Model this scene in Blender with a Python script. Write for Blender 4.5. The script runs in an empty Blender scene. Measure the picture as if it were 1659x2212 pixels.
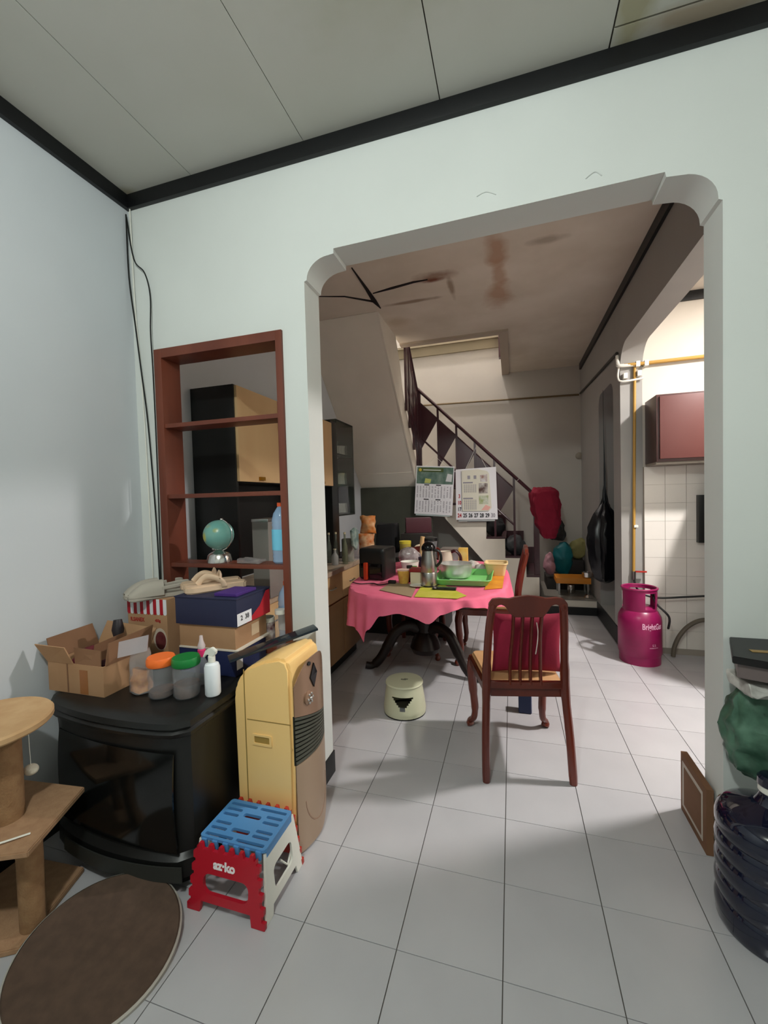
import bpy, bmesh, math, random
from mathutils import Vector, Matrix, Euler
random.seed(7)
SC = bpy.context.scene
COL = SC.collection
PI = math.pi

# ------------------------------------------------------------------ camera
cam_d = bpy.data.cameras.new('camera')
cam = bpy.data.objects.new('camera', cam_d); COL.objects.link(cam)
cam_d.sensor_fit = 'HORIZONTAL'; cam_d.sensor_width = 36.0
cam_d.lens = 906.69 / 1659.0 * 36.0
cam_d.clip_start = 0.02
_M = [[0.9567917888, 0.2894786828, -0.0274146860], [-0.0167221429, -0.0393466325, -0.9990856882], [-0.2902926847, 0.9563754151, -0.0328058310]]
cam.matrix_world = Matrix(((_M[0][0], -_M[1][0], -_M[2][0], 0.0), (_M[0][1], -_M[1][1], -_M[2][1], -1.6917), (_M[0][2], -_M[1][2], -_M[2][2], 1.3247), (0, 0, 0, 1)))
SC.camera = cam

# ------------------------------------------------------------------ world and lamps
W = bpy.data.worlds.new('world'); SC.world = W; W.use_nodes = True
W.node_tree.nodes['Background'].inputs[0].default_value = (0.6, 0.65, 0.7, 1)
W.node_tree.nodes['Background'].inputs[1].default_value = 0.05

def lamp(name, loc, power, color, radius):
    l = bpy.data.lights.new(name, 'POINT'); l.energy = power; l.color = color; l.shadow_soft_size = radius
    o = bpy.data.objects.new(name, l); o.location = loc; COL.objects.link(o); return o
lamp('front_room_bulb', (-0.34, -1.96, 2.62), 82, (0.93, 1.0, 0.97), 0.05)
kl = bpy.data.lights.new('kitchen_panel', 'AREA'); kl.shape = 'DISK'; kl.size = 0.18; kl.energy = 118; kl.color = (1.0, 0.95, 0.92)
ko = bpy.data.objects.new('kitchen_panel', kl); ko.location = (1.93, 0.96, 2.84); COL.objects.link(ko)
lamp('upstairs_bulb', (-0.80, 3.6, 6.0), 400, (1.0, 0.91, 0.86), 0.06)
SC.cycles.diffuse_bounces = 8
SC.view_settings.view_transform = 'Standard'; SC.view_settings.look = 'None'
SC.view_settings.gamma = 1.0; SC.view_settings.use_curve_mapping = False
SC.view_settings.exposure = 0.0

# ------------------------------------------------------------------ helpers
def lin(c):
    def f(v):
        v /= 255.0
        return v / 12.92 if v <= 0.04045 else ((v + 0.055) / 1.055) ** 2.4
    return (f(c[0]), f(c[1]), f(c[2]), 1.0)
MATS = {}
def mat(name, c, rough=0.5, metal=0.0, var=0.0, vs=8.0, bump=0.0, bs=60.0, c2=None, trans=0.0, alpha=1.0, coat=0.0, stretch=None, emit=0.0, ior=1.45):
    if name in MATS: return MATS[name]
    m = bpy.data.materials.new(name); m.use_nodes = True
    nt = m.node_tree; b = nt.nodes['Principled BSDF']
    b.inputs['Base Color'].default_value = lin(c); b.inputs['Roughness'].default_value = rough
    b.inputs['Metallic'].default_value = metal; b.inputs['Transmission Weight'].default_value = trans
    b.inputs['Alpha'].default_value = alpha; b.inputs['Coat Weight'].default_value = coat; b.inputs['IOR'].default_value = ior
    tc = nt.nodes.new('ShaderNodeTexCoord'); mp = nt.nodes.new('ShaderNodeMapping')
    nt.links.new(tc.outputs['Object'], mp.inputs[0])
    if stretch: mp.inputs['Scale'].default_value = stretch
    if var > 0 or c2:
        n = nt.nodes.new('ShaderNodeTexNoise'); n.inputs['Scale'].default_value = vs; n.inputs['Detail'].default_value = 5
        nt.links.new(mp.outputs[0], n.inputs['Vector'])
        r = nt.nodes.new('ShaderNodeValToRGB'); nt.links.new(n.outputs['Fac'], r.inputs[0])
        a = lin(c); d = lin(c2) if c2 else tuple([v * (1 - var) for v in a[:3]] + [1])
        r.color_ramp.elements[0].position = 0.35; r.color_ramp.elements[1].position = 0.65
        r.color_ramp.elements[0].color = d; r.color_ramp.elements[1].color = a
        nt.links.new(r.outputs[0], b.inputs['Base Color'])
    if bump > 0:
        n2 = nt.nodes.new('ShaderNodeTexNoise'); n2.inputs['Scale'].default_value = bs; n2.inputs['Detail'].default_value = 4
        nt.links.new(mp.outputs[0], n2.inputs['Vector'])
        bp = nt.nodes.new('ShaderNodeBump'); bp.inputs['Strength'].default_value = bump; bp.inputs['Distance'].default_value = 0.004
        nt.links.new(n2.outputs['Fac'], bp.inputs['Height']); nt.links.new(bp.outputs[0], b.inputs['Normal'])
    MATS[name] = m; return m
def stains(m, spots):
    """real water stains: spots = (centre, scale, colour, strength, noise)"""
    nt = m.node_tree; b = nt.nodes['Principled BSDF']
    tc = nt.nodes.new('ShaderNodeTexCoord')
    ns = nt.nodes.new('ShaderNodeTexNoise'); ns.inputs['Scale'].default_value = 5; ns.inputs['Detail'].default_value = 6
    nt.links.new(tc.outputs['Object'], ns.inputs['Vector'])
    src = b.inputs['Base Color'].links[0].from_socket if b.inputs['Base Color'].links else None
    for (c, s, colr, k) in spots:
        sub = nt.nodes.new('ShaderNodeVectorMath'); sub.operation = 'SUBTRACT'; sub.inputs[1].default_value = c
        nt.links.new(tc.outputs['Object'], sub.inputs[0])
        dv = nt.nodes.new('ShaderNodeVectorMath'); dv.operation = 'DIVIDE'; dv.inputs[1].default_value = s
        nt.links.new(sub.outputs[0], dv.inputs[0])
        ln = nt.nodes.new('ShaderNodeVectorMath'); ln.operation = 'LENGTH'; nt.links.new(dv.outputs[0], ln.inputs[0])
        ad = nt.nodes.new('ShaderNodeMath'); ad.operation = 'MULTIPLY_ADD'; ad.inputs[1].default_value = 1.6
        nt.links.new(ns.outputs['Fac'], ad.inputs[0]); nt.links.new(ln.outputs['Value'], ad.inputs[2])
        mr = nt.nodes.new('ShaderNodeMapRange'); mr.inputs[1].default_value = 1.2; mr.inputs[2].default_value = 1.85
        mr.inputs[3].default_value = k; mr.inputs[4].default_value = 0.0
        nt.links.new(ad.outputs[0], mr.inputs[0])
        mx = nt.nodes.new('ShaderNodeMix'); mx.data_type = 'RGBA'
        nt.links.new(mr.outputs[0], mx.inputs[0])
        if src: nt.links.new(src, mx.inputs[6])
        else: mx.inputs[6].default_value = b.inputs['Base Color'].default_value
        mx.inputs[7].default_value = lin(colr); src = mx.outputs[2]
    nt.links.new(src, b.inputs['Base Color'])

ORG = {}
def fin(me, smooth=35):
    if smooth:
        for p in me.polygons: p.use_smooth = True
        me.set_sharp_from_angle(angle=math.radians(smooth))
def setp(o, label=None, cat=None, group=None, kind=None):
    if label: o['label'] = label
    if cat: o['category'] = cat
    if group: o['group'] = group
    if kind: o['kind'] = kind
    return o
def thing(name, label, cat, loc=(0, 0, 0), rz=0.0, group=None, local=False):
    o = bpy.data.objects.new(name, None); COL.objects.link(o); o.location = loc; o.rotation_euler = (0, 0, rz)
    o.empty_display_size = 0.05
    ORG[o.name] = Vector((0, 0, 0)) if local else Vector(loc)
    return setp(o, label, cat, group)
class MB:
    def __init__(s): s.bm = bmesh.new()
    def add(s, bm2, M=None):
        if M is not None: bmesh.ops.transform(bm2, matrix=M, verts=bm2.verts)
        me = bpy.data.meshes.new('t'); bm2.to_mesh(me); bm2.free(); s.bm.from_mesh(me); bpy.data.meshes.remove(me); return s
    def box(s, x0, x1, y0, y1, z0, z1, bev=0.0, seg=2, M=None):
        b = bmesh.new(); bmesh.ops.create_cube(b, size=1)
        for v in b.verts: v.co = Vector(((x0 + x1) / 2 + v.co.x * (x1 - x0), (y0 + y1) / 2 + v.co.y * (y1 - y0), (z0 + z1) / 2 + v.co.z * (z1 - z0)))
        if bev: bmesh.ops.bevel(b, geom=b.edges[:], offset=bev, segments=seg, affect='EDGES', profile=0.7)
        return s.add(b, M)
    def lathe(s, prof, c=(0, 0, 0), seg=32, sx=1, sy=1, a0=0, M=None, cap=True):
        b = bmesh.new(); rings = []
        for (r, z) in prof:
            if r < 1e-5: rings.append([b.verts.new((c[0], c[1], c[2] + z))])
            else: rings.append([b.verts.new((c[0] + sx * r * math.cos(a0 + 2 * PI * i / seg), c[1] + sy * r * math.sin(a0 + 2 * PI * i / seg), c[2] + z)) for i in range(seg)])
        for a, d in zip(rings[:-1], rings[1:]):
            for i in range(seg):
                j = (i + 1) % seg
                if len(a) == 1 and len(d) == 1: break
                if len(a) == 1: b.faces.new((a[0], d[j], d[i]))
                elif len(d) == 1: b.faces.new((a[i], a[j], d[0]))
                else: b.faces.new((a[i], a[j], d[j], d[i]))
        if cap:
            if len(rings[0]) > 1: b.faces.new(rings[0][::-1])
            if len(rings[-1]) > 1: b.faces.new(rings[-1])
        bmesh.ops.recalc_face_normals(b, faces=b.faces)
        return s.add(b, M)
    def tube(s, pts, r, seg=10, M=None, flat=None):
        b = bmesh.new(); P = [Vector(p) for p in pts]; n = len(P)
        R = r if isinstance(r, (list, tuple)) else [r] * n
        up = Vector((0, 0, 1)); rings = []; prev = None
        for i in range(n):
            t = (P[min(i + 1, n - 1)] - P[max(i - 1, 0)]).normalized()
            if prev is None:
                u = t.cross(up)
                if u.length < 0.1: u = t.cross(Vector((1, 0, 0)))
                u.normalize()
            else: u = (prev - t * prev.dot(t)).normalized()
            prev = u; w = t.cross(u)
            f = flat or (1, 1)
            rings.append([b.verts.new(P[i] + (u * math.cos(2 * PI * k / seg) * f[0] + w * math.sin(2 * PI * k / seg) * f[1]) * R[i]) for k in range(seg)])
        for a, d in zip(rings[:-1], rings[1:]):
            for k in range(seg): b.faces.new((a[k], a[(k + 1) % seg], d[(k + 1) % seg], d[k]))
        b.faces.new(rings[0][::-1]); b.faces.new(rings[-1])
        bmesh.ops.recalc_face_normals(b, faces=b.faces)
        return s.add(b, M)
    def prism(s, outl, axis, a, d, bev=0.0, M=None):
        """outl: 2-D points in the plane normal to axis ('x': (y,z), 'y': (x,z), 'z': (x,y)); extruded from a to d"""
        def P(p, h): return {'x': (h, p[0], p[1]), 'y': (p[0], h, p[1]), 'z': (p[0], p[1], h)}[axis]
        b = bmesh.new(); A = [b.verts.new(P(p, a)) for p in outl]; D = [b.verts.new(P(p, d)) for p in outl]
        b.faces.new(A); b.faces.new(D[::-1]); n = len(outl)
        for i in range(n): b.faces.new((A[i], D[i], D[(i + 1) % n], A[(i + 1) % n]))
        bmesh.ops.recalc_face_normals(b, faces=b.faces)
        if bev: bmesh.ops.bevel(b, geom=b.edges[:], offset=bev, segments=2, affect='EDGES')
        return s.add(b, M)
    def sphere(s, c, r, sc=(1, 1, 1), seg=24, M=None):
        b = bmesh.new(); bmesh.ops.create_uvsphere(b, u_segments=seg, v_segments=seg // 2, radius=r)
        for v in b.verts: v.co = Vector((c[0] + v.co.x * sc[0], c[1] + v.co.y * sc[1], c[2] + v.co.z * sc[2]))
        return s.add(b, M)
    def grid(s, f, nu, nv, closed=False, M=None, thick=0.0):
        b = bmesh.new(); V = [[b.verts.new(f(i / nu, j / nv)) for j in range(nv + 1)] for i in range(nu + (0 if closed else 1))]
        m = len(V)
        for i in range(nu):
            for j in range(nv): b.faces.new((V[i][j], V[(i + 1) % m][j], V[(i + 1) % m][j + 1], V[i][j + 1]))
        bmesh.ops.recalc_face_normals(b, faces=b.faces)
        if thick:
            b.normal_update()
            bmesh.ops.solidify(b, geom=b.faces[:] , thickness=thick)
            bmesh.ops.recalc_face_normals(b, faces=b.faces)
        return s.add(b, M)
    def crumple(s, amp, sc, seed=0):
        from mathutils import noise
        for v in s.bm.verts:
            v.co += noise.noise_vector(v.co * sc + Vector((seed, seed * 1.7, 3.1))) * amp
        return s
def link(name, me, m, parent=None, smooth=35):
    fin(me, smooth)
    if m: me.materials.append(m)
    o = bpy.data.objects.new(name, me); COL.objects.link(o)
    if parent is not None:
        o.parent = parent; off = ORG[parent.name]; me.transform(Matrix.Translation(-off)); ORG[o.name] = off
    else: ORG[o.name] = Vector((0, 0, 0))
    return o
def build(name, mb, m, parent=None, smooth=35, **k):
    me = bpy.data.meshes.new(name); mb.bm.to_mesh(me); mb.bm.free()
    return setp(link(name, me, m, parent, smooth), **k)
def single(name, mb, m, label, cat, group=None, smooth=35, kind=None):
    """one-mesh thing: origin moved to its base centre"""
    me = bpy.data.meshes.new(name); mb.bm.to_mesh(me); mb.bm.free()
    xs = [v.co for v in me.vertices]
    c = Vector((sum(v.x for v in xs) / len(xs), sum(v.y for v in xs) / len(xs), min(v.z for v in xs)))
    me.transform(Matrix.Translation(-c)); o = link(name, me, m, None, smooth); o.location = c; ORG[o.name] = c
    return setp(o, label, cat, group, kind)
def curve_mesh(cu):
    o = bpy.data.objects.new('tmp', cu); COL.objects.link(o)
    bpy.context.view_layer.update()
    dg = bpy.context.evaluated_depsgraph_get()
    me = bpy.data.meshes.new_from_object(o.evaluated_get(dg), depsgraph=dg)
    bpy.data.objects.remove(o); return me
def plate(outl, holes, th, M):
    """flat plate with real holes: 2-D outline in local xy, thickness th along z (centred), moved by M"""
    cu = bpy.data.curves.new('p', 'CURVE'); cu.dimensions = '2D'; cu.fill_mode = 'BOTH'; cu.extrude = th / 2
    for ring in [outl] + list(holes):
        sp = cu.splines.new('POLY'); sp.points.add(len(ring) - 1)
        for i, p in enumerate(ring): sp.points[i].co = (p[0], p[1], 0, 1)
        sp.use_cyclic_u = True
    me = curve_mesh(cu); bm = bmesh.new(); bm.from_mesh(me); bpy.data.meshes.remove(me)
    bmesh.ops.remove_doubles(bm, verts=bm.verts, dist=1e-6)
    mb = MB(); mb.add(bm, M); return mb
def text(s, size, M, bold=0.0, ext=0.0004, sx=1.0):
    cu = bpy.data.curves.new('t', 'FONT'); cu.body = s; cu.size = size; cu.align_x = 'CENTER'; cu.align_y = 'CENTER'
    cu.extrude = ext; cu.offset = bold; cu.resolution_u = 3
    me = curve_mesh(cu); bm = bmesh.new(); bm.from_mesh(me); bpy.data.meshes.remove(me)
    for v in bm.verts: v.co.x *= sx
    mb = MB(); mb.add(bm, M); return mb
def XZ(y, cx=0, cz=0, face=-1):     # local xy -> world xz plane at depth y, readable from -Y (face=-1)
    return Matrix(((1, 0, 0, cx), (0, 0, -1, y), (0, 1, 0, cz), (0, 0, 0, 1)))
def YZ(x, cy=0, cz=0):              # local xy -> world yz at x, readable from +X
    return Matrix(((0, 0, 1, x), (1, 0, 0, cy), (0, 1, 0, cz), (0, 0, 0, 1)))
def XY(z, cx=0, cy=0):
    return Matrix.Translation((cx, cy, z))
def rrect(x0, x1, y0, y1, r, n=5):
    p = []
    for (cx, cy, a) in ((x1 - r, y0 + r, -90), (x1 - r, y1 - r, 0), (x0 + r, y1 - r, 90), (x0 + r, y0 + r, 180)):
        for i in range(n + 1):
            t = math.radians(a + 90 * i / n); p.append((cx + r * math.cos(t), cy + r * math.sin(t)))
    return p
def circ(cx, cy, r, n=24, ry=None):
    return [(cx + r * math.cos(2 * PI * i / n), cy + (ry or r) * math.sin(2 * PI * i / n)) for i in range(n)]
def TR(loc, rot=(0, 0, 0)): return Matrix.Translation(loc) @ Euler(rot).to_matrix().to_4x4()

# ------------------------------------------------------------------ materials
M_wall = mat('painted_wall', (214, 217, 213), 0.75, var=0.05, vs=1.6, bump=0.12, bs=25)
M_wall_l = mat('painted_wall_left', (196, 200, 204), 0.7, var=0.06, vs=1.2, bump=0.12, bs=20)
M_wall_b = mat('painted_wall_beige', (192, 188, 180), 0.8, var=0.10, vs=1.5, bump=0.1, bs=20)
M_wall_k = mat('painted_wall_cream', (202, 195, 184), 0.75, var=0.05, vs=2.5)
M_ceil = mat('ceiling_board', (190, 188, 180), 0.85, c2=(182, 180, 170), vs=1.3)
M_ceil_b = mat('ceiling_board_rear', (218, 209, 195), 0.85, c2=(204, 194, 178), vs=2.2)
M_black = mat('black_trim_paint', (13, 14, 16), 0.45, bump=0.1, bs=40)
M_tile = mat('white_floor_tile', (182, 181, 184), 0.22, c2=(176, 175, 178), vs=3.0)
M_grout = mat('floor_grout', (92, 88, 84), 0.9)
M_ktile = mat('white_wall_tile', (218, 213, 205), 0.25, var=0.04, vs=4)
M_kgrout = mat('wall_tile_grout', (150, 142, 132), 0.9)
M_wood = mat('reddish_brown_wood', (118, 62, 44), 0.42, c2=(98, 48, 34), vs=5, stretch=(1, 1, 0.15))
M_chair = mat('dark_red_brown_wood', (104, 42, 28), 0.28, c2=(82, 30, 20), vs=7, coat=0.3, stretch=(1, 1, 0.2))
M_maroon = mat('maroon_paint', (62, 34, 40), 0.3, coat=0.2)
M_blk = mat('black_plastic', (20, 21, 20), 0.35)
M_blk_gloss = mat('black_gloss', (8, 8, 9), 0.08)
M_blk_fab = mat('black_fabric', (18, 18, 20), 0.9)
M_beige = mat('beige_laminate', (196, 164, 120), 0.45, c2=(186, 153, 110), vs=3, stretch=(1, 1, 0.2))
M_beige2 = mat('brown_laminate', (164, 128, 92), 0.45, c2=(152, 116, 82), vs=3, stretch=(1, 1, 0.2))
M_yel = mat('yellow_plastic', (250, 210, 142), 0.3, c2=(246, 204, 134), vs=2)
M_bronze = mat('bronze_plastic', (156, 124, 102), 0.25, metal=0.35)
M_taupe = mat('taupe_plastic', (158, 134, 112), 0.35, metal=0.1)
M_grille = mat('grey_green_plastic', (74, 74, 64), 0.4)
M_card = mat('cardboard', (168, 130, 96), 0.85, c2=(158, 120, 86), vs=6, bump=0.05, bs=80)
M_card_d = mat('cardboard_dark', (126, 90, 64), 0.85, c2=(116, 82, 58), vs=6)
M_navy = mat('navy_card', (34, 38, 66), 0.6)
M_red = mat('red_plastic', (176, 22, 40), 0.35)
M_redcard = mat('red_card', (176, 24, 38), 0.55)
M_blue = mat('blue_plastic', (78, 134, 188), 0.4)
M_white = mat('white_plastic', (224, 222, 212), 0.4)
M_cream = mat('cream_plastic', (196, 196, 168), 0.4)
M_pap = mat('white_paper', (226, 226, 230), 0.8)
M_steel = mat('stainless_steel', (214, 210, 206), 0.2, metal=1.0)
M_steel_r = mat('brushed_steel', (170, 168, 164), 0.3, metal=1.0)
M_pink = mat('pink_cloth', (232, 116, 142), 0.85, c2=(218, 98, 128), vs=5, bump=0.1, bs=90)
M_cush = mat('crimson_cloth', (150, 22, 56), 0.8, c2=(130, 16, 46), vs=6, bump=0.1, bs=120)
M_seat = mat('tan_seat_pad', (186, 144, 100), 0.75, c2=(174, 130, 88), vs=12)
M_gas = mat('magenta_metal', (146, 26, 84), 0.32, c2=(128, 20, 72), vs=6)
M_bottle = mat('dark_blue_plastic', (16, 20, 40), 0.07, coat=0.5)
M_clear = mat('clear_plastic', (206, 210, 214), 0.08, alpha=0.17)
M_clear2 = mat('thin_clear_film', (230, 226, 226), 0.2, trans=0.6, alpha=0.45, ior=1.1)
M_green_f = mat('green_film', (92, 130, 108), 0.4, alpha=0.82, c2=(34, 70, 52), vs=11)
M_glass = mat('cabinet_glass', (200, 215, 210), 0.05, trans=1.0, alpha=0.35, ior=1.1)
M_rope = mat('sisal_post', (146, 112, 78), 0.95, c2=(132, 98, 66), vs=30, bump=0.5, bs=150)
M_ply = mat('tan_board', (196, 160, 118), 0.85, c2=(184, 146, 104), vs=14)
M_ply2 = mat('carpeted_tan_board', (166, 130, 98), 0.95, c2=(154, 118, 88), vs=40, bump=0.3, bs=200)

# ------------------------------------------------------------------ setting: floor
fl = build('floor', MB().box(-1.95, 2.75, -4.1, 4.35, -0.12, -0.004), M_grout, kind='structure')
ST = 0.3
TX = [-0.0437 + ST * i for i in range(-7, 7)]
TY = [-0.2536 + ST * j for j in range(-5, 13)]
tb = bmesh.new(); bmesh.ops.create_cube(tb, size=1)
for v in tb.verts: v.co = Vector((v.co.x * (ST - 0.0032), v.co.y * (ST - 0.0022), v.co.z * 0.008))
tile_me = bpy.data.meshes.new('floor_tile'); tb.to_mesh(tile_me); tb.free(); tile_me.materials.append(M_tile)
for i, x in enumerate(TX):
    for j, y in enumerate(TY):
        cx, cy = x + ST / 2, y + ST / 2
        if cx > 1.9 or cx < -2.0: continue
        o = bpy.data.objects.new('floor_tile', tile_me); COL.objects.link(o); o.parent = fl
        o.location = (cx, cy, -0.004)
build('floor_tile_far', MB().box(-1.9, 2.7, -4.05, -1.76, -0.004, 0.0), M_tile, fl)
build('floor_tile_far', MB().box(1.76, 2.7, -1.75, 3.6, -0.004, 0.0), M_tile, fl)

# ------------------------------------------------------------------ setting: walls
XL, XR, TH = -0.849, 0.686, 0.144     # opening in the arch wall
def opening():
    p = [(XL, -0.01), (XL, 2.28), (XL + 0.012, 2.283)]
    for i in range(9):
        t = PI - (PI / 2) * i / 8
        p.append((XL + 0.012 + 0.105 + 0.105 * math.cos(t), 2.283 + 0.088 * math.sin(t)))
    p += [(XL + 0.142, 2.373), (XL + 0.142, 2.394), (XR - 0.165, 2.41), (XR - 0.162, 2.392)]
    for i in range(9):
        t = PI / 2 - (PI / 2) * i / 8
        p.append((XR - 0.012 - 0.105 + 0.105 * math.cos(t), 2.29 + 0.098 * math.sin(t)))
    p += [(XR - 0.012, 2.285), (XR, 2.28), (XR, -0.01)]
    return p
wo = [(-1.95, -0.01)] + opening() + [(1.75, -0.01), (1.75, 2.97), (-1.95, 2.97)]
WX0, WX1, WZ0, WZ1 = -1.675, -0.964, 0.62, 2.087
build('wall_back', plate(wo, [[(WX0, WZ0), (WX1, WZ0), (WX1, WZ1), (WX0, WZ1)]], TH, XZ(TH / 2)), M_wall, kind='structure', smooth=30)
build('wall_left', MB().box(-1.95, -1.805, -4.1, 4.35, -0.01, 6.5), M_wall_l, kind='structure')
build('wall_right', MB().box(1.75, 1.9, -4.1, 0.0, -0.01, 2.97), M_wall, kind='structure')
build('wall_front', MB().box(-1.95, 1.9, -4.25, -4.1, -0.01, 2.97), M_wall, kind='structure')
build('wall_far', MB().box(-1.95, 2.75, 4.22, 4.37, -0.01, 6.5), M_wall_b, kind='structure')
# wall between dining room and kitchen with two round-cornered openings
def arch_hole(y0, y1, z0, z1, r):
    p = [(y0, z0), (y1, z0), (y1, z1 - r)]
    p += [(y1 - r + r * math.cos(PI / 2 * i / 7), z1 - r + r * math.sin(PI / 2 * i / 7)) for i in range(1, 8)]
    p += [(y0 + r - r * math.sin(PI / 2 * i / 7), z1 - r + r * math.cos(PI / 2 * i / 7)) for i in range(0, 8)]
    return p
# openings reaching the floor are part of the outline
r1 = arch_hole(0.40, 2.20, -0.01, 2.50, 0.2)
o2 = arch_hole(2.45, 3.08, 0.16, 2.30, 0.12)
outline = [(0.144, -0.01), (0.40, -0.01)] + r1[::-1][:-2] + [(2.20, -0.01), (4.22, -0.01), (4.22, 6.5), (0.144, 6.5)]
build('wall_kitchen_side', plate(outline, [o2], 0.16, YZ(0.95)), mat('painted_wall_grey', (158, 156, 152), 0.75, var=0.06, vs=2), kind='structure', smooth=30)
build('wall_kitchen_back', MB().box(1.03, 2.75, 2.2, 2.35, -0.01, 2.97), M_wall_k, kind='structure')
build('wall_kitchen_right', MB().box(2.6, 2.75, 0.0, 4.22, -0.01, 2.97), M_wall_k, kind='structure')
build('wall_kitchen_front', MB().box(1.75, 2.75, 0.0, 0.144, -0.01, 2.97), M_wall_k, kind='structure')
build('wall_upper', MB().box(-1.805, 0.87, 0.0, 0.144, 2.97, 6.5), M_wall_b, kind='structure')
build('floor_rear_store', MB().box(1.03, 2.6, 2.35, 4.22, 0.0, 0.16), M_blk, kind='structure')

# kitchen wall tiles
kw = build('wall_tiling', MB().box(1.031, 1.93, 2.188, 2.2, 0.0, 1.52), M_kgrout, kind='structure')
kb = bmesh.new(); bmesh.ops.create_cube(kb, size=1)
for v in kb.verts: v.co = Vector((v.co.x * 0.1445, v.co.y * 0.008, v.co.z * 0.1455))
kt = bpy.data.meshes.new('wall_tile'); kb.to_mesh(kt); kb.free(); kt.materials.append(M_ktile)
for i in range(6):
    for j in range(10):
        o = bpy.data.objects.new('wall_tile', kt); COL.objects.link(o); o.parent = kw
        o.location = (1.033 + 0.0735 + i * 0.147, 2.1855, 1.52 - 0.0735 - j * 0.147)
# corbel corner notch pieces of the arch are in the outline; black skirting
def skirt(name, mb): return build(name, mb, M_black, kind='structure')
skirt('baseboard_jamb_left', MB().box(XL - 0.3, XL + 0.006, -0.008, TH + 0.008, 0, 0.105, 0.002))
skirt('baseboard_back', MB().box(-1.805, XL - 0.3, -0.012, 0.0, 0, 0.1))
skirt('baseboard_left', MB().box(-1.805, -1.795, -4.1, -0.012, 0, 0.1))
skirt('baseboard_pillar', MB().box(0.862, 0.87, 2.2, 3.24, 0, 0.155))
# ceilings
ce = build('ceiling', MB().box(-1.95, 1.9, -4.1, 0.144, 2.862, 2.98), mat('ceiling_gap', (70, 66, 60), 0.9), kind='structure')
stx = mat('ceiling_board_stained', (190, 188, 180), 0.85, c2=(182, 180, 170), vs=1.3)
seams = [-1.805, -1.402, -0.821, -0.237, 0.349, 0.93, 1.515, 1.75]
for k, (a, b) in enumerate(zip(seams[:-1], seams[1:])):
    yj = -0.085 if k == 4 else None
    mm = stx if k in (4, 0) else M_ceil
    if yj:
        build('ceiling_panel', MB().box(a + 0.003, b - 0.0015, -4.1, yj - 0.004, 2.853, 2.862), mm, ce)
        build('ceiling_panel', MB().box(a + 0.003, b - 0.0015, yj + 0.003, 0.0, 2.853, 2.862), mm, ce)
    else:
        g = 0.0028 if k in (2, 3) else 0.0016
        build('ceiling_panel', MB().box(a + 0.0015, b - g, -4.1, 0.0, 2.853, 2.862), mm, ce)
stains(stx, [((0.40, -0.15, 2.853), (0.07, 0.5, 0.2), (150, 142, 108), 0.75), ((0.62, -0.05, 2.853), (0.25, 0.06, 0.2), (148, 126, 100), 0.7), ((-1.78, -0.03, 2.853), (0.12, 0.05, 0.2), (150, 140, 108), 0.6)])
stains(M_ceil, [((-0.3, -0.55, 2.853), (0.35, 0.3, 1), (160, 158, 132), 0.35)])
# black cornice strips
build('trim_1', MB().box(-1.805, 1.75, -0.022, 0.0, 2.787, 2.853, 0.002), M_black, kind='structure')
build('trim_2', MB().box(-1.805, -1.783, -4.1, -0.022, 2.787, 2.853, 0.002), M_black, kind='structure')
build('trim_3', MB().box(0.848, 0.87, 0.144, 4.15, 2.875, 2.95, 0.002), M_black, kind='structure')
build('trim_4', MB().box(1.03, 2.6, 2.178, 2.2, 2.80, 2.87, 0.002), M_black, kind='structure')
build('ceiling_kitchen', MB().box(1.03, 2.75, 0.144, 4.22, 2.87, 2.97), M_wall_k, kind='structure')
# rear ceiling slab with the stairwell cut out
RC = [(-1.805, 0.144), (0.87, 0.144), (0.87, 4.22), (-0.09, 4.22), (-0.09, 2.74), (-1.102, 2.74), (-1.102, 1.85), (-1.805, 1.85)]
rc = build('ceiling_dining', MB().prism(RC, 'z', 2.95, 3.10), M_ceil_b, kind='structure')
stains(M_ceil_b, [((-0.06, 1.25, 2.95), (0.085, 0.28, 0.3), (172, 132, 104), 0.75), ((-0.06, 1.58, 2.95), (0.06, 0.2, 0.3), (178, 142, 114), 0.7), ((-0.07, 1.92, 2.95), (0.13, 0.22, 0.3), (172, 134, 106), 0.75),
                  ((-0.53, 1.49, 2.95), (0.10, 0.05, 0.3), (112, 52, 34), 0.95), ((-0.50, 1.44, 2.95), (0.18, 0.09, 0.3), (128, 88, 62), 0.7),
                  ((-0.75, 1.78, 2.95), (0.26, 0.035, 0.3), (122, 92, 62), 0.7), ((-0.42, 1.66, 2.95), (0.03, 0.2, 0.3), (132, 108, 84), 0.7),
                  ((-0.98, 2.12, 2.95), (0.14, 0.12, 0.3), (188, 172, 148), 0.6), ((0.25, 1.25, 2.95), (0.12, 0.05, 0.3), (126, 108, 88), 0.5),
                  ((-0.95, 0.85, 2.95), (0.25, 0.06, 0.3), (118, 88, 64), 0.5)])
def crack(pts, wds, z=2.9485):
    L = []; Rr = []
    for i, (p, w) in enumerate(zip(pts, wds)):
        a = Vector(pts[max(i - 1, 0)]); b = Vector(pts[min(i + 1, len(pts) - 1)]); t = (b - a).normalized(); n = Vector((-t.y, t.x)) * w
        L.append((p[0] + n.x, p[1] + n.y)); Rr.append((p[0] - n.x, p[1] - n.y))
    return L + Rr[::-1]
Mcr = mat('dark_gap', (26, 18, 18), 0.9)
build('ceiling_crack', MB().prism(crack([(-1.044, 1.13), (-1.044, 1.45), (-1.05, 1.66), (-1.04, 1.80)], [0.003, 0.012, 0.02, 0.003]), 'z', 2.944, 2.951), Mcr, rc)
build('ceiling_crack', MB().prism(crack([(-1.02, 1.53), (-0.85, 1.50), (-0.68, 1.47), (-0.57, 1.47)], [0.003, 0.013, 0.010, 0.002]), 'z', 2.944, 2.951), Mcr, rc)
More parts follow.
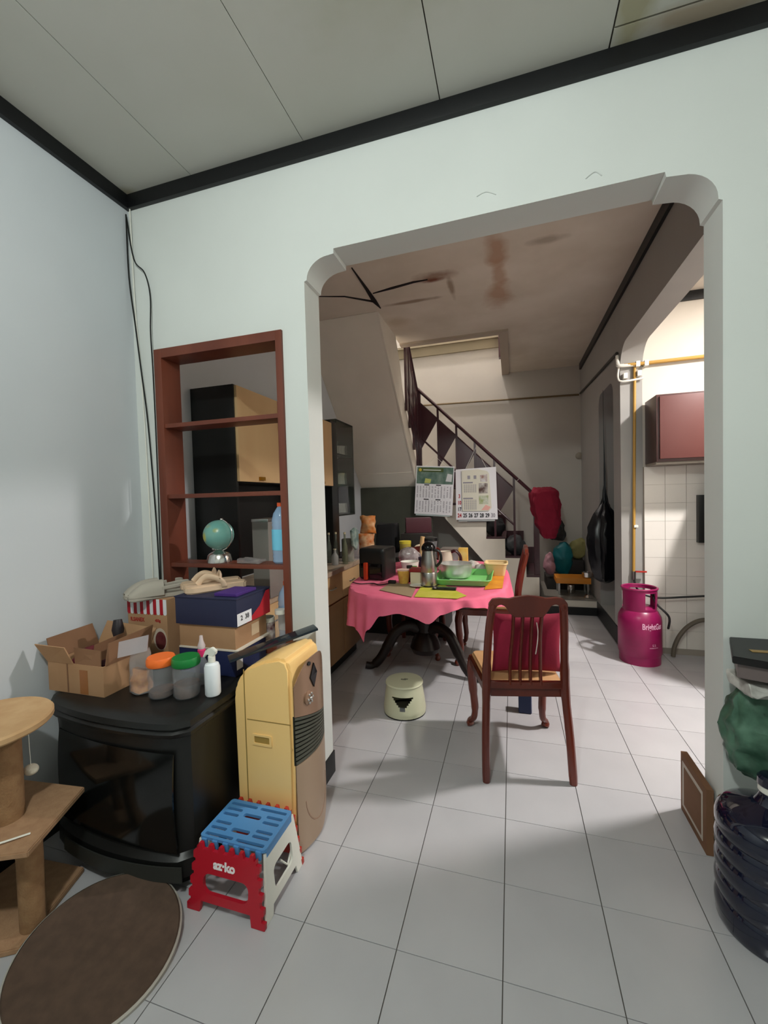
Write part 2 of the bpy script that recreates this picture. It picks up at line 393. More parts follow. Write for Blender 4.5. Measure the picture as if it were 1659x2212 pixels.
build('ceiling_crack', MB().prism(crack([(-1.44, 1.43), (-1.25, 1.50), (-1.06, 1.66)], [0.002, 0.006, 0.012]), 'z', 2.944, 2.951), Mcr, rc)
build('trim_5', MB().box(-0.09, 0.0, 2.66, 4.22, 2.93, 2.951).box(-1.1, -0.09, 2.66, 2.74, 2.93, 2.951), mat('stairwell_edge', (178, 166, 150), 0.8), kind='structure')
build('ceiling_upper', MB().box(-1.95, 1.03, 0.0, 4.37, 6.5, 6.6), M_wall_b, kind='structure')
build('trim_6', MB().box(-1.805, 0.87, 4.19, 4.22, 3.30, 3.42).box(-1.805, 0.87, 4.16, 4.22, 3.42, 3.45), mat('ledge', (140, 130, 108), 0.7), kind='structure')

# ------------------------------------------------------------------ stairs
M_st = mat('stair_plaster', (222, 215, 202), 0.8, var=0.07, vs=3)
N = [(0.29, 0.39), (0.152, 0.605), (-0.07, 0.822), (-0.28, 1.02), (-0.5, 1.23), (-0.72, 1.44)]
prof = [(0.03, 0.16), (0.29, 0.16), (0.29, 0.385), (0.152, 0.385), (0.152, 0.60), (-0.075, 0.60), (-0.075, 0.82), (-0.285, 0.82), (-0.285, 1.02), (-0.5, 1.02), (-0.5, 1.22), (-0.71, 1.22), (-0.71, 1.42), (-0.93, 1.42), (-0.93, 1.62), (-1.1, 1.62), (-1.1, 1.46)]
sf = build('stair_flight', MB().prism(prof, 'y', 3.3, 4.22), M_st, kind='structure')
TR_ = [(0.29, 0.152, 0.385), (0.152, -0.075, 0.60), (-0.075, -0.285, 0.82), (-0.285, -0.5, 1.02), (-0.5, -0.71, 1.22), (-0.71, -0.93, 1.42)]
for (x1, x0, z) in TR_: build('stair_tread', MB().box(x0, x1 + 0.012, 3.31, 4.22, z, z + 0.022, 0.003), M_maroon, sf)
for (x1, x0, z) in TR_: build('stair_skirt', MB().box(x0 - 0.02, x1, 4.195, 4.22, z + 0.022, z + 0.24), M_maroon, sf)
build('stair_landing', MB().box(-1.805, -1.1, 3.3, 4.22, 1.46, 1.62), M_st, kind='structure')
up = [(3.3, 1.46), (1.86, 2.95), (1.86, 3.12), (2.02, 3.12)]
yy, zz = 2.02, 3.12
while zz > 1.75:
    zz -= 0.1875; up.append((yy, zz)); yy += 0.16; up.append((yy, zz))
up.append((3.3, 1.62))
up = [p for p in up if p[0] <= 3.3]
build('stair_flight_upper', MB().prism(up, 'x', -1.805, -1.1), M_st, kind='structure')
build('stair_stringer', MB().prism([(3.30, 1.462), (1.862, 2.95), (2.44, 2.95), (2.60, 2.70), (2.70, 2.44), (3.0, 2.05), (3.30, 1.72)], 'x', -1.0995, -1.084), M_st, kind='structure')
# platform at the foot of the stair
pf = build('stair_platform', MB().box(-0.35, 0.87, 3.24, 4.22, 0.0, 0.16), M_st, kind='structure')
build('platform_tile', MB().box(-0.35, 0.866, 3.232, 4.22, 0.158, 0.166), mat('dull_tile', (128, 124, 116), 0.3, var=0.2, vs=6), pf)
build('platform_skirt', MB().box(-0.35, 0.86, 3.226, 3.24, 0.0, 0.085), M_black, pf)

# railings
def railing(pts, name='stair_railing', label='', full=False):
    """pts: list of (pos, z_rail, z_foot) with pos a Vector in plan"""
    a, b = Vector(pts[0][0]), Vector(pts[-1][0])
    c = (a + b) / 2
    t = thing(name, label, 'railing', (pts[0][0][0], pts[0][0][1], pts[-1][2]))
    d = (b - a).normalized(); ext = 0.06
    P0 = Vector((a.x, a.y, pts[0][1])); P1 = Vector((b.x, b.y, pts[-1][1])); dd = (P1 - P0).normalized()
    build('handrail', MB().tube([P0 - dd * ext, P1 + dd * ext], 0.021, 12, flat=(1.2, 0.9)), M_maroon, t)
    build('lower_rail', MB().tube([P0 - Vector((0, 0, 0.56)), P1 - Vector((0, 0, 0.56))], 0.012, 8), M_maroon, t)
    build('upper_rail', MB().tube([P0 - Vector((0, 0, 0.14)), P1 - Vector((0, 0, 0.14))], 0.008, 8), M_maroon, t)
    for (p, zr, zf) in pts:
        build('post', MB().box(p[0] - 0.012, p[0] + 0.012, p[1] - 0.012, p[1] + 0.012, zf, zr - 0.01), M_maroon, t)
    for (p, zr, zf), (q, zr2, zf2) in zip(pts[:-1], pts[1:]):
        nrm = Vector((-d.y, d.x)) * 0.005
        A = Vector((p[0], p[1], zr - 0.14)); B = Vector((q[0], q[1], zr2 - 0.14)); Cc = Vector((p[0], p[1], zr - 0.71))
        mb = MB(); off = Vector((nrm.x, nrm.y, 0)); bm = mb.bm
        v = [bm.verts.new(x + s * off) for s in (1, -1) for x in (A, B, Cc)]
        bm.faces.new(v[:3]); bm.faces.new(v[3:][::-1])
        for i in range(3): bm.faces.new((v[i], v[3 + i], v[3 + (i + 1) % 3], v[(i + 1) % 3]))
        bmesh.ops.recalc_face_normals(bm, faces=bm.faces)
        build('triangular_panel', mb, M_maroon, t)
    if full:
        for (p, zr, zf), (q, zr2, zf2) in zip(pts[:-1], pts[1:]):
            build('infill_panel', MB().prism([(p[1], zr - .2), (q[1], zr2 - .2), (q[1], zr2 - .8), (p[1], zr - .8)], 'x', p[0] - .004, p[0] + .004), M_maroon, t)
    return t
def tz(x):
    for (x1, x0, z) in TR_:
        if x0 <= x <= x1 + 0.001: return z + 0.022
    return 1.62 if x < -0.9 else 0.166
pts = []
for x in [-1.035, -0.82, -0.605, -0.395, -0.18, 0.033]: pts.append(((x, 3.325), 1.364 + (0.205 - x), tz(x)))
railing(pts, label='dark maroon stair railing with triangular panels on the lower flight')
pts = []
for yv in [3.28, 3.09, 2.90, 2.76]:
    zf = 1.63 + (3.3 - yv) * 1.17
    pts.append(((-1.066, yv), 2.58 + (3.3 - yv) * 1.0, min(zf, 2.9)))
railing(pts, label='steep dark maroon railing rising along the upper flight into the ceiling opening', full=True)
nw = thing('newel_post', 'dark maroon newel post at the foot of the stair railing', 'post', (0.27, 3.26, 0.166))
build('post', MB().box(0.24, 0.30, 3.33, 3.39, 0.166, 1.25, 0.004), M_maroon, nw)
build('cap', MB().box(0.235, 0.305, 3.325, 3.395, 1.25, 1.275, 0.006), M_maroon, nw)
build('handrail_end', MB().tube([(0.08, 3.33, 1.49), (0.24, 3.35, 1.33), (0.27, 3.36, 1.27)], 0.02, 10), M_maroon, nw)
ld = thing('landing_post', 'dark maroon corner post where the two stair railings meet', 'post', (-1.08, 3.345, 1.0))
build('post', MB().box(-1.10, -1.05, 3.345, 3.39, 1.621, 2.62, .004), M_maroon, ld)
# red coat draped on the newel post
def coat():
    b = MB(); pr = [(0.03, 1.40), (0.10, 1.39), (0.145, 1.34), (0.15, 1.2), (0.14, 1.08), (0.13, 0.98), (0.09, 0.88), (0.07, 0.83)]
    def f(u, v):
        i = v * (len(pr) - 1); k = min(int(i), len(pr) - 2); w = i - k
        r = pr[k][0] * (1 - w) + pr[k + 1][0] * w; z = pr[k][1] * (1 - w) + pr[k + 1][1] * w
        a = 2 * PI * u; r *= 1 + 0.08 * math.sin(5 * a) + 0.04 * math.sin(11 * a + 3 * v)
        return (0.335 + r * math.cos(a) * 1.0 + 0.07 * v, 3.33 + 0.6 * r * math.sin(a), z)
    b.grid(f, 60, 36, closed=True); b.crumple(.022, 11); b.crumple(.008, 30); return b
single('red_coat', coat(), mat('deep_red_cloth', (128, 14, 42), 0.9, bump=0.1), 'deep red coat draped over the foot of the stair handrail', 'coat')

# ------------------------------------------------------------------ built-in open shelf
sh = thing('open_shelf_unit', 'reddish brown open shelf frame built into the wall left of the arch', 'shelf unit', (-1.32, 0.05, WZ0))
fy0, fy1 = -0.012, 0.11
build('side_board', MB().box(WX0 + 0.001, WX0 + 0.045, fy0, fy1, WZ0, WZ1 - 0.001, 0.001), M_wood, sh)
build('side_board', MB().box(WX1 - 0.032, WX1 - 0.001, fy0, fy1, WZ0, WZ1 - 0.001, 0.001), M_wood, sh)
build('top_board', MB().box(WX0 + 0.045, WX1 - 0.032, fy0, fy1, WZ1 - 0.045, WZ1 - 0.001, 0.001), M_wood, sh)
build('bottom_board', MB().box(WX0 + 0.045, WX1 - 0.032, fy0, fy1, WZ0, WZ0 + 0.03, 0.001), M_wood, sh)
for z in (1.70, 1.352, 1.012): build('shelf', MB().box(WX0 + 0.045, WX1 - 0.032, fy0 + 0.006, fy1, z, z + 0.02, 0.001), M_wood, sh)

# globe on the shelf
gz = 1.033
g = thing('desk_globe', 'small blue green desk globe on a chrome base', 'globe', (-1.385, 0.05, gz))
gm = mat('globe_map', (104, 160, 152), 0.3, c2=(120, 168, 156), vs=18)
stains(gm, [((-0.035, -0.06, 0.125), (0.02, 0.02, 0.024), (186, 180, 80), 0.9), ((0.03, -0.06, 0.16), (0.014, 0.03, 0.012), (160, 170, 110), 0.8), ((-0.02, -0.06, 0.18), (0.02, 0.03, 0.01), (150, 160, 120), 0.6)])
build('globe_ball', MB().sphere((-1.385, 0.05, 1.167), 0.0725, seg=32), gm, g)
build('stand', MB().lathe([(0.06, 0), (0.06, 0.006), (0.054, 0.035), (0.045, 0.045), (0.032, 0.052), (0.014, 0.06), (0.009, 0.075), (0.012, 0.079), (0, 0.08)], (-1.385, 0.05, gz)), M_steel, g)
arc = [(-1.385 + 0.078 * math.sin(t), 0.05, 1.167 - 0.078 * math.cos(t)) for t in [math.radians(a) for a in range(-25, 175, 10)]]
build('meridian_arm', MB().tube(arc, 0.003, 8).sphere(arc[-1], 0.008).sphere(arc[0], 0.008), M_steel, g)

# ------------------------------------------------------------------ bottles
M_cap_o = mat('orange_cap', (226, 92, 44), 0.4)
def water_bottle(loc, h, label, lab=(120, 205, 235), cap=M_cap_o, name='water_bottle', group=None):
    t = thing(name, label, 'bottle', loc, group=group); x, y, z = loc
    r = 0.042
    p = [(0.0, 0.004), (r * .85, 0), (r, 0.008)]
    for i in range(9):
        f = 0.012 + (h * 0.66 - 0.02) * i / 8; p += [(r, f), (r * 0.95, f + h * 0.035)]
    p += [(r, h * 0.70), (r * 0.8, h * 0.82), (r * 0.45, h * 0.9), (0.013, h * 0.93), (0.013, h * 0.95)]
    build('body', MB().lathe(p, loc, 24, cap=False), mat('blue_clear_plastic', (170, 205, 240), 0.08, alpha=0.55), t)
    build('label', MB().lathe([(r + .001, h * 0.22), (r + .001, h * 0.56)], loc, 24, cap=False), mat('bottle_label_%d' % lab[0], lab, 0.4), t, label='pale blue wrap label')
    build('cap', MB().lathe([(0.015, h * 0.935), (0.015, h), (0, h)], loc, 16), cap, t)
    return t
water_bottle((-1.045, 0.064, 1.033), 0.285, 'large blue-tinted water bottle with orange cap on the lowest visible shelf')
water_bottle((-1.041, 0.088, 0.651), 0.29, 'clear drink bottle with orange cap at the bottom of the wall shelf', lab=(226, 220, 214))
cr = MB().box(-1.25, -1.13, -0.0, 0.07, 1.036, 1.052, 0.004, 3)
bmesh.ops.subdivide_edges(cr.bm, edges=cr.bm.edges[:], cuts=3); cr.crumple(0.012, 30)
for v in cr.bm.verts: v.co.z = max(v.co.z, 1.0335)
single('plastic_wrapper', cr, M_clear2, 'crumpled clear plastic wrapper on the shelf right of the globe', 'wrapper')

# bottom shelf: mug and jar
t = thing('printed_mug', 'white mug with dark maroon print at the bottom of the wall shelf', 'mug', (-1.112, 0.022, 0.651))
build('body', MB().lathe([(0, 0.003), (0.033, 0), (0.036, 0.005), (0.036, 0.13), (0.032, 0.13), (0.032, 0.01), (0, 0.01)], (-1.112, 0.022, 0.651)), M_white, t)
build('print', MB().lathe([(0.0366, 0.03), (0.0366, 0.11)], (-1.112, 0.022, 0.651), cap=False), mat('maroon_print', (84, 24, 40), 0.4, c2=(220, 214, 208), vs=28), t)
build('handle', MB().tube([(-1.165 + 0.028, 0.017, 0.73), (-1.13, -0.004, 0.735), (-1.125, -0.008, 0.70), (-1.14, 0.012, 0.67)], 0.006), M_white, t)
for (jx, jy, lab) in ((-1.028, .004, 'slim clear jar with a white lid right of the printed mug'),):
    t = thing('plastic_jar', lab, 'jar', (jx, jy, 0.651))
    build('body', MB().lathe([(0.022, 0), (0.024, 0.01), (0.024, 0.15), (0.02, 0.16)], (jx, jy, 0.651), cap=False), M_clear, t)
    build('lid', MB().lathe([(0.025, 0.155), (0.025, 0.175), (0, 0.175)], (jx, jy, 0.651)), M_white, t)

# ------------------------------------------------------------------ cables in the corner
c1 = [(-1.797, -0.02, 2.76), (-1.796, -0.02, 2.455), (-1.771, -0.02, 2.222), (-1.747, -0.02, 1.992), (-1.722, -0.02, 1.762), (-1.705, -0.02, 1.463), (-1.694, -0.02, 1.185), (-1.69, -0.02, 0.93)]
c2 = [(-1.797, -0.018, 2.749), (-1.763, -0.018, 2.539), (-1.700, -0.018, 2.46), (-1.672, -0.018, 2.343), (-1.668, -0.03, 2.164), (-1.664, -0.03, 1.983), (-1.663, -0.03, 1.644), (-1.666, -0.03, 1.3), (-1.672, -0.03, 0.94)]
c3 = [(-1.780, -0.012, 2.79), (-1.775, -0.012, 2.3), (-1.756, -0.012, 2.0), (-1.745, -0.012, 1.5), (-1.74, -0.012, 0.93)]
def smooth_pts(P, n=6):
    P = [Vector(p) for p in P]; out = []
    for i in range(len(P) - 1):
        p0, p1, p2, p3 = P[max(i - 1, 0)], P[i], P[i + 1], P[min(i + 2, len(P) - 1)]
        for k in range(n):
            t = k / n
            out.append(0.5 * ((2 * p1) + (-p0 + p2) * t + (2 * p0 - 5 * p1 + 4 * p2 - p3) * t * t + (-p0 + 3 * p1 - 3 * p2 + p3) * t ** 3))
    return out + [P[-1]]
single('black_cable', MB().tube(smooth_pts(c1), 0.0035, 8), M_blk, 'black cable hanging straight down the wall corner, left of the looped one', 'cable')
single('looped_cable', MB().tube(smooth_pts(c2), 0.0032, 8), M_blk, 'black cable looping out to the right beside the wooden shelf frame', 'cable')
single('white_cable', MB().tube(smooth_pts(c3), 0.003, 8), M_white, 'thin white cable running down the wall corner between the black ones', 'cable')

# ------------------------------------------------------------------ dining room cabinets (left wall)
wc = thing('wall_cabinet', 'black wall cabinet with beige doors seen through the open shelf', 'cabinet', (-1.66, 0.375, 0.81))
build('side_panel', MB().box(-1.803, -1.508, 0.375, 0.395, 0.81, 2.0, 0.001), M_blk, wc)
build('side_panel', MB().box(-1.803, -1.508, 1.72, 1.86, 0.81, 2.02, 0.001), M_blk, wc)
build('body', MB().box(-1.803, -1.51, 0.395, 1.72, 1.44, 1.995), M_blk, wc)
build('back_panel', MB().box(-1.803, -1.79, 0.395, 1.72, 0.81, 1.44), M_blk, wc)
for a, b in ((0.385, 0.822), (0.828, 1.268), (1.274, 1.714)):
    d = build('door', MB().box(-1.51, -1.492, a, b, 1.445, 1.995, 0.002), M_beige, wc)
    build('handle', MB().box(-1.492, -1.478, (a + b) / 2 - 0.025, (a + b) / 2 + 0.03, 1.455, 1.478, 0.003), mat('brass', (176, 128, 40), 0.3, metal=0.8), d)
single('key_ring', MB().lathe([(0.0, 0.0), (0.012, 0.002), (0.014, 0.03), (0.008, 0.04), (0, 0.042)], (-1.478, 0.852, 1.90)), M_blk, 'small dark pull hanging on the beige cabinet door', 'hook')
gc = thing('glass_cabinet', 'narrow glass-fronted cabinet beyond the beige wall doors', 'cabinet', (-1.66, 2.09, 1.17))
build('body', MB().box(-1.803, -1.79, 1.87, 2.3, 1.17, 2.06).box(-1.79, -1.52, 1.87, 1.885, 1.17, 2.06).box(-1.79, -1.52, 2.285, 2.3, 1.17, 2.06).box(-1.79, -1.52, 1.885, 2.285, 1.17, 1.185).box(-1.79, -1.52, 1.885, 2.285, 2.045, 2.06), mat('dark_green_board', (66, 70, 64), 0.6), gc)
for z in (1.45, 1.74): build('shelf', MB().box(-1.79, -1.53, 1.885, 2.285, z, z + 0.012), mat('dark_green_board', (66, 70, 64)), gc)
build('glass_door', MB().box(-1.52, -1.514, 1.87, 2.3, 1.17, 2.06), M_glass, gc)
GL = ['pale tall cup on the top shelf of the glass cabinet, nearest the beige doors', 'pale middle cup on the top shelf of the glass cabinet', 'pale cup on the top shelf of the glass cabinet, farthest from the beige doors', 'pale cup on the middle shelf of the glass cabinet, near the beige doors', 'wide pale cup on the middle shelf of the glass cabinet, at its far end', 'pale cup at the bottom of the glass cabinet, near the beige doors', 'pale cup at the bottom of the glass cabinet, at its far end']
for i, (yy, z0, h, w) in enumerate([(1.98, 1.752, .12, .05), (2.08, 1.752, .09, .04), (2.2, 1.752, .1, .05), (2.0, 1.462, .1, .05), (2.15, 1.462, .12, .06), (2.02, 1.186, .1, .05), (2.17, 1.186, .1, .05)]):
    single('stored_glass', MB().lathe([(w * .6, 0), (w, 0.01), (w * .9, h * .7), (w, h), (w * .95, h), (w * .85, h * .7), (w * .85, .012), (0, .012)], (-1.62, yy, z0), 16), mat('pale_glassware', (190, 190, 180), 0.2, alpha=0.7), GL[i], 'glassware', 'glassware in the glass cabinet')
bc = thing('base_cabinet', 'beige kitchen base cabinet with drawers along the left wall', 'cabinet', (-1.54, 0.97, 0.0))
build('body', MB().box(-1.803, -1.30, 0.18, 1.745, 0.09, 0.765), M_beige2, bc)
build('plinth', MB().box(-1.803, -1.33, 0.18, 1.74, 0.0, 0.09), M_blk, bc)
ys = [0.185, 0.575, 0.965, 1.355, 1.74]
for a, b in zip(ys[:-1], ys[1:]):
    d = build('drawer', MB().box(-1.30, -1.28, a + .003, b - .003, 0.555, 0.76, 0.002), M_beige, bc)
    build('handle', MB().tube([(-1.28, (a + b) / 2 - .05, .66), (-1.265, (a + b) / 2 - .04, .66), (-1.265, (a + b) / 2 + .04, .66), (-1.28, (a + b) / 2 + .05, .66)], .004, 6), M_steel_r, d)
    d = build('door', MB().box(-1.30, -1.28, a + .003, b - .003, 0.10, 0.54, 0.002), M_beige2, bc)
single('worktop', MB().box(-1.803, -1.262, 0.17, 1.76, 0.7655, 0.80, 0.003), mat('pale_worktop', (176, 158, 134), 0.35, c2=(150, 134, 116), vs=20), 'pale worktop slab lying on the base cabinet', 'worktop')
t = thing('grey_metal_canister', 'tall grey metal box on the worktop behind the shelf', 'box', (-1.30, 0.36, 0.801))
build('body', MB().box(-1.345, -1.245, 0.27, 0.42, 0.801, 1.225, 0.006), mat('grey_enamel', (136, 132, 126), 0.45, metal=0.3), t)
build('lid', MB().box(-1.347, -1.243, 0.268, 0.422, 1.215, 1.232, 0.004), M_steel_r, t)
def glass_bottle(x, y, z, h, r, label, tint=(120, 128, 118), group=None):
    t = thing('glass_bottle', label, 'bottle', (x, y, z), group=group)
    build('body', MB().lathe([(r * .9, 0), (r, 0.006), (r, h * .55), (r * .5, h * .72), (r * .38, h * .78), (r * .38, h * .96)], (x, y, z), 16), mat('bottle_glass_%d' % tint[0], tint, 0.08, alpha=0.6), t)
    build('cap', MB().lathe([(r * .45, h * .94), (r * .45, h), (0, h)], (x, y, z), 12), mat('pale_cap', (180, 170, 140), 0.4), t)
glass_bottle(-1.455, 1.50, 0.8005, .25, .021, 'slim glass bottle on the worktop, leftmost beside the arch jamb')
glass_bottle(-1.405, 1.53, 0.8005, .252, .021, 'slim glass bottle on the worktop, second from the arch jamb')
glass_bottle(-1.30, 1.47, 0.8005, .257, .022, 'amber-capped glass bottle standing nearest the airfryer on the worktop', (110, 116, 92))
glass_bottle(-1.36, 1.40, 0.8005, .13, .028, 'short glass jar on the worktop in front of the slim bottles', (160, 160, 156))
single('tin_canister', MB().lathe([(0.05, 0), (0.052, 0.004), (0.052, 0.18), (0.048, 0.19), (0, 0.19)], (-1.335, 1.62, 0.8005)), mat('grey_green_tin', (110, 114, 104), 0.5, c2=(150, 150, 140), vs=14), 'dull grey green tin on the worktop beside the bottles', 'tin')
t = MB().prism([(1.50, 0.94), (1.57, 0.90), (1.62, 0.96), (1.63, 1.06), (1.55, 1.09), (1.47, 1.07)], 'x', -1.255, -1.235, 0.004)
single('hanging_packet', t, mat('mint_packet', (170, 186, 176), 0.5, c2=(86, 112, 108), vs=16), 'pale mint packet propped at the end of the worktop', 'packet')
single('packet_support', MB().lathe([(0.04, 0), (0.04, 0.14), (0.0, 0.145)], (-1.31, 1.715, 0.8005), 16), M_clear2, 'cloudy jar behind the mint packet', 'jar')

# ------------------------------------------------------------------ low cabinet behind the table and its clutter
Md = mat('dark_cabinet', (36, 32, 30), 0.6)
lc = thing('low_cabinet', 'dark low cabinet under the stair behind the dining table', 'cabinet', (-1.2, 2.45, 0))
build('body', MB().box(-1.78, -0.62, 2.19, 2.75, 0.0, 0.735), Md, lc)
build('top', MB().box(-1.79, -0.61, 2.18, 2.76, 0.735, 0.755, 0.003), Md, lc)
for a in (-1.77, -1.38, -0.99): build('door', MB().box(a, a + 0.37, 2.17, 2.19, 0.05, 0.72, 0.002), Md, lc)
# dark board panel on the wall beneath the flight
single('dark_wall_panel', MB().box(-1.80, -0.9, 3.26, 3.29, 0.3, 1.455), mat('dark_green_wall', (66, 68, 58), 0.8, var=.2, vs=4), 'dark green grey board closing the space under the stair landing', 'panel')
def packet(x, y, z, w, h, d, label, c1_, c2_, rz=0.0, tilt=0.0):
    b = MB()
    def f(u, v):
        a = 2 * PI * u; e = math.sin(PI * min(max(v, 0.0), 1.0)) ** 0.45
        return (w / 2 * math.cos(a) * (0.93 + 0.07 * math.cos(6 * v)), d / 2 * math.sin(a) * e + 0.004 * math.sin(a), h * v)
    b.grid(f, 32, 16, closed=True); b.crumple(0.010, 22, x)
    for v in b.bm.verts: v.co.z = max(v.co.z, 0.0)
    bmesh.ops.transform(b.bm, matrix=TR((x, y, z), (tilt, 0, rz)), verts=b.bm.verts)
    return single('snack_packet', b, mat('packet_%d_%d' % (c1_[0], c2_[1]), c1_, 0.3, c2=c2_, vs=16), label, 'packet')
packet(-1.40, 2.27, 0.756, .19, .22, .09, 'orange foil snack packet, lower of the two behind the airfryer', (206, 108, 34), (220, 190, 150))
packet(-1.38, 2.29, 0.975, .17, .18, .08, 'orange snack packet stacked topmost behind the airfryer', (212, 116, 36), (214, 170, 120))
b = MB().box(-1.36, -1.14, 2.45, 2.65, .756, 1.06, 0.05, 4); b.crumple(.02, 9)
for v in b.bm.verts: v.co.z = max(v.co.z, .7565)
single('black_bag', b, M_blk_fab, 'slumped black bag on the low cabinet beside the orange packets', 'bag')
single('dark_crate', MB().box(-1.08, -0.80, 2.42, 2.72, .756, .96, 0.004), Md, 'dark crate on the low cabinet under the maroon box', 'crate')
mbx = MB().box(-.13, .13, -.08, .08, 0, .15, 0.004, M=TR((-0.93, 2.58, .962), (0, 0, .3)))
single('maroon_box', mbx, mat('maroon_card', (74, 30, 40), .5), 'maroon box on top of the dark crate behind the table', 'box')
t = thing('yellow_jar', 'yellow jar on the back cabinet beneath the maroon box', 'jar', (-1.0, 2.29, .756))
build('body', MB().lathe([(.045, 0), (.052, .01), (.056, .12), (.05, .125)], (-1.0, 2.29, .756)), mat('mustard_plastic', (196, 176, 44), .4, c2=(170, 150, 80), vs=9), t)
build('lid', MB().lathe([(.058, .12), (.058, .145), (0, .147)], (-1.0, 2.29, .756)), mat('yellow_lid', (206, 190, 60), .4), t)
cr = MB().sphere((-.86, 2.31, .815), .055, (1, .8, 1.05)); cr.crumple(.012, 18)
single('cream_pouch', cr, mat('cream_pouch', (206, 194, 168), .7), 'cream cloth pouch right of the yellow jar', 'pouch')

# ------------------------------------------------------------------ dining table
CX, CY, RX, RY, NN = -0.56, 1.38, 0.53, 0.74, 3.0
def sup(a, k=1.0, rx=RX, ry=RY):
    c, s = math.cos(a), math.sin(a)
    return (CX + k * rx * math.copysign(abs(c) ** (2 / NN), c), CY + k * ry * math.copysign(abs(s) ** (2 / NN), s))
M_tw = mat('near_black_wood', (30, 18, 16), .35)
tt = thing('dining_table', 'dark wooden dining table with curved pedestal legs under the pink cloth', 'table', (-0.62, 1.45, 0))
build('tabletop', MB().prism([sup(2 * PI * i / 64) for i in range(64)], 'z', .715, .742), M_tw, tt)
build('apron', MB().prism([sup(2 * PI * i / 64, .8) for i in range(64)], 'z', .64, .714), M_tw, tt)
build('pedestal', MB().lathe([(.10, .12), (.12, .16), (.10, .22), (.06, .28), (.075, .36), (.09, .45), (.06, .55), (.08, .64)], (-.66, 1.50, 0), 24), M_tw, tt)
for ang in (200, 335, 88):
    a = math.radians(ang); c, s = math.cos(a), math.sin(a)
    P = [(-.66 + c * r, 1.50 + s * r, h) for r, h in ((.05, .30), (.12, .33), (.22, .29), (.30, .17), (.36, .075), (.42, .03), (.47, .035))]
    build('leg', MB().tube(smooth_pts(P, 5), [.045] * 8 + [.042] * 8 + [.036] * 8 + [.028] * 7, 12, flat=(.8, 1)), M_tw, tt)
# pink cloth
HEM = [(-180, .60), (-165, .60), (-150, .56), (-135, .53), (-122, .52), (-115, .46), (-108.5, .55), (-101.5, .635), (-93, .655), (-85.7, .615), (-79.5, .665), (-72, .69), (-62, .70), (-52, .69), (-45, .67), (-39, .672), (-20, .64), (0, .60), (60, .58), (120, .58), (180, .60)]
def hem(d):
    for (a, z), (a2, z2) in zip(HEM[:-1], HEM[1:]):
        if a <= d <= a2:
            t = (d - a) / (a2 - a); t = t * t * (3 - 2 * t); return z + (z2 - z) * t
    return .6
def cloth():
    b = MB(); n = 288; bm = b.bm
    rings = []
    cen = bm.verts.new((CX, CY, .7465))
    for k in (.4, .8, .97, 1.0): rings.append([bm.verts.new((*sup(2 * PI * i / n, k), .7465 if k < 1 else .7455)) for i in range(n)])
    for j in range(1, 11):
        t = j / 10; R = []
        for i in range(n):
            a = 2 * PI * i / n; d = math.degrees(a); d = d - 360 if d > 180 else d
            fold = .45 + .45 * math.sin(13 * a + 1.2) + .35 * math.sin(29 * a + .6)
            k = 1.014 + t * (.008 + .040 * fold); x, y = sup(a, k)
            R.append(bm.verts.new((x, y, .744 + (hem(d) - .744) * t)))
        rings.append(R)
    for i in range(n): bm.faces.new((cen, rings[0][i], rings[0][(i + 1) % n]))
    for A, D in zip(rings[:-1], rings[1:]):
        for i in range(n): bm.faces.new((A[i], D[i], D[(i + 1) % n], A[(i + 1) % n]))
    bmesh.ops.recalc_face_normals(bm, faces=bm.faces); bm.normal_update()
    bmesh.ops.solidify(bm, geom=bm.faces[:], thickness=.0025)
    return b
single('tablecloth', cloth(), M_pink, 'pink tablecloth draped over the dining table with an uneven hem', 'tablecloth', smooth=60)

TZ = .7495
def flatmat(name, pts2, m, label, cat='placemat', h=.002, z=TZ):
    return single(name, MB().prism(pts2, 'z', z, z + h), m, label, cat)
flatmat('placemat', [(-.80, .80), (-.56, .655), (-.60, 1.0), (-.79, 1.04)], mat('taupe_mat', (152, 132, 104), .7), 'taupe placemat with an olive border at the front left of the table')
flatmat('placemat', [(-.545, .66), (-.30, .66), (-.255, .74), (-.42, 1.0), (-.565, .96)], mat('lime_mat', (176, 176, 42), .6, c2=(196, 186, 80), vs=14), 'yellow green placemat under the steel flask')
flatmat('placemat', [(-.165, .92), (-.06, .98), (-.055, 1.46), (-.14, 1.52), (-.16, 1.2)], mat('orange_mat', (222, 148, 40), .6, c2=(206, 124, 34), vs=9), 'orange placemat at the right edge of the table')
# air fryer
af = thing('air_fryer', 'black air fryer with a red handle on the left end of the table', 'air fryer', (-.935, 1.20, TZ), -.15)
af.scale = (.88, .88, .9)
ORG[af.name] = Vector((0, 0, 0))
build('body', MB().box(-.115, .115, -.12, .12, .002, .25, .035, 4), M_blk, af)
build('basket_front', MB().box(-.095, .095, -.128, -.115, .02, .13, .008), M_blk_gloss, af)
build('handle', MB().box(-.055, -.025, -.155, -.124, .005, .14, .008), mat('dark_orange_plastic', (168, 52, 24), .35), af)
cb = smooth_pts([(-1.05, .98, TZ + .005), (-.98, .94, TZ + .005), (-.90, .97, TZ + .005), (-.84, .93, TZ + .005), (-.78, 1.0, TZ + .005)])
t = single('charger_cable', MB().tube(cb, .0035, 6).box(-.80, -.75, .99, 1.02, TZ, TZ + .022, .004), M_blk, 'black charger and cord lying in front of the air fryer', 'cable')
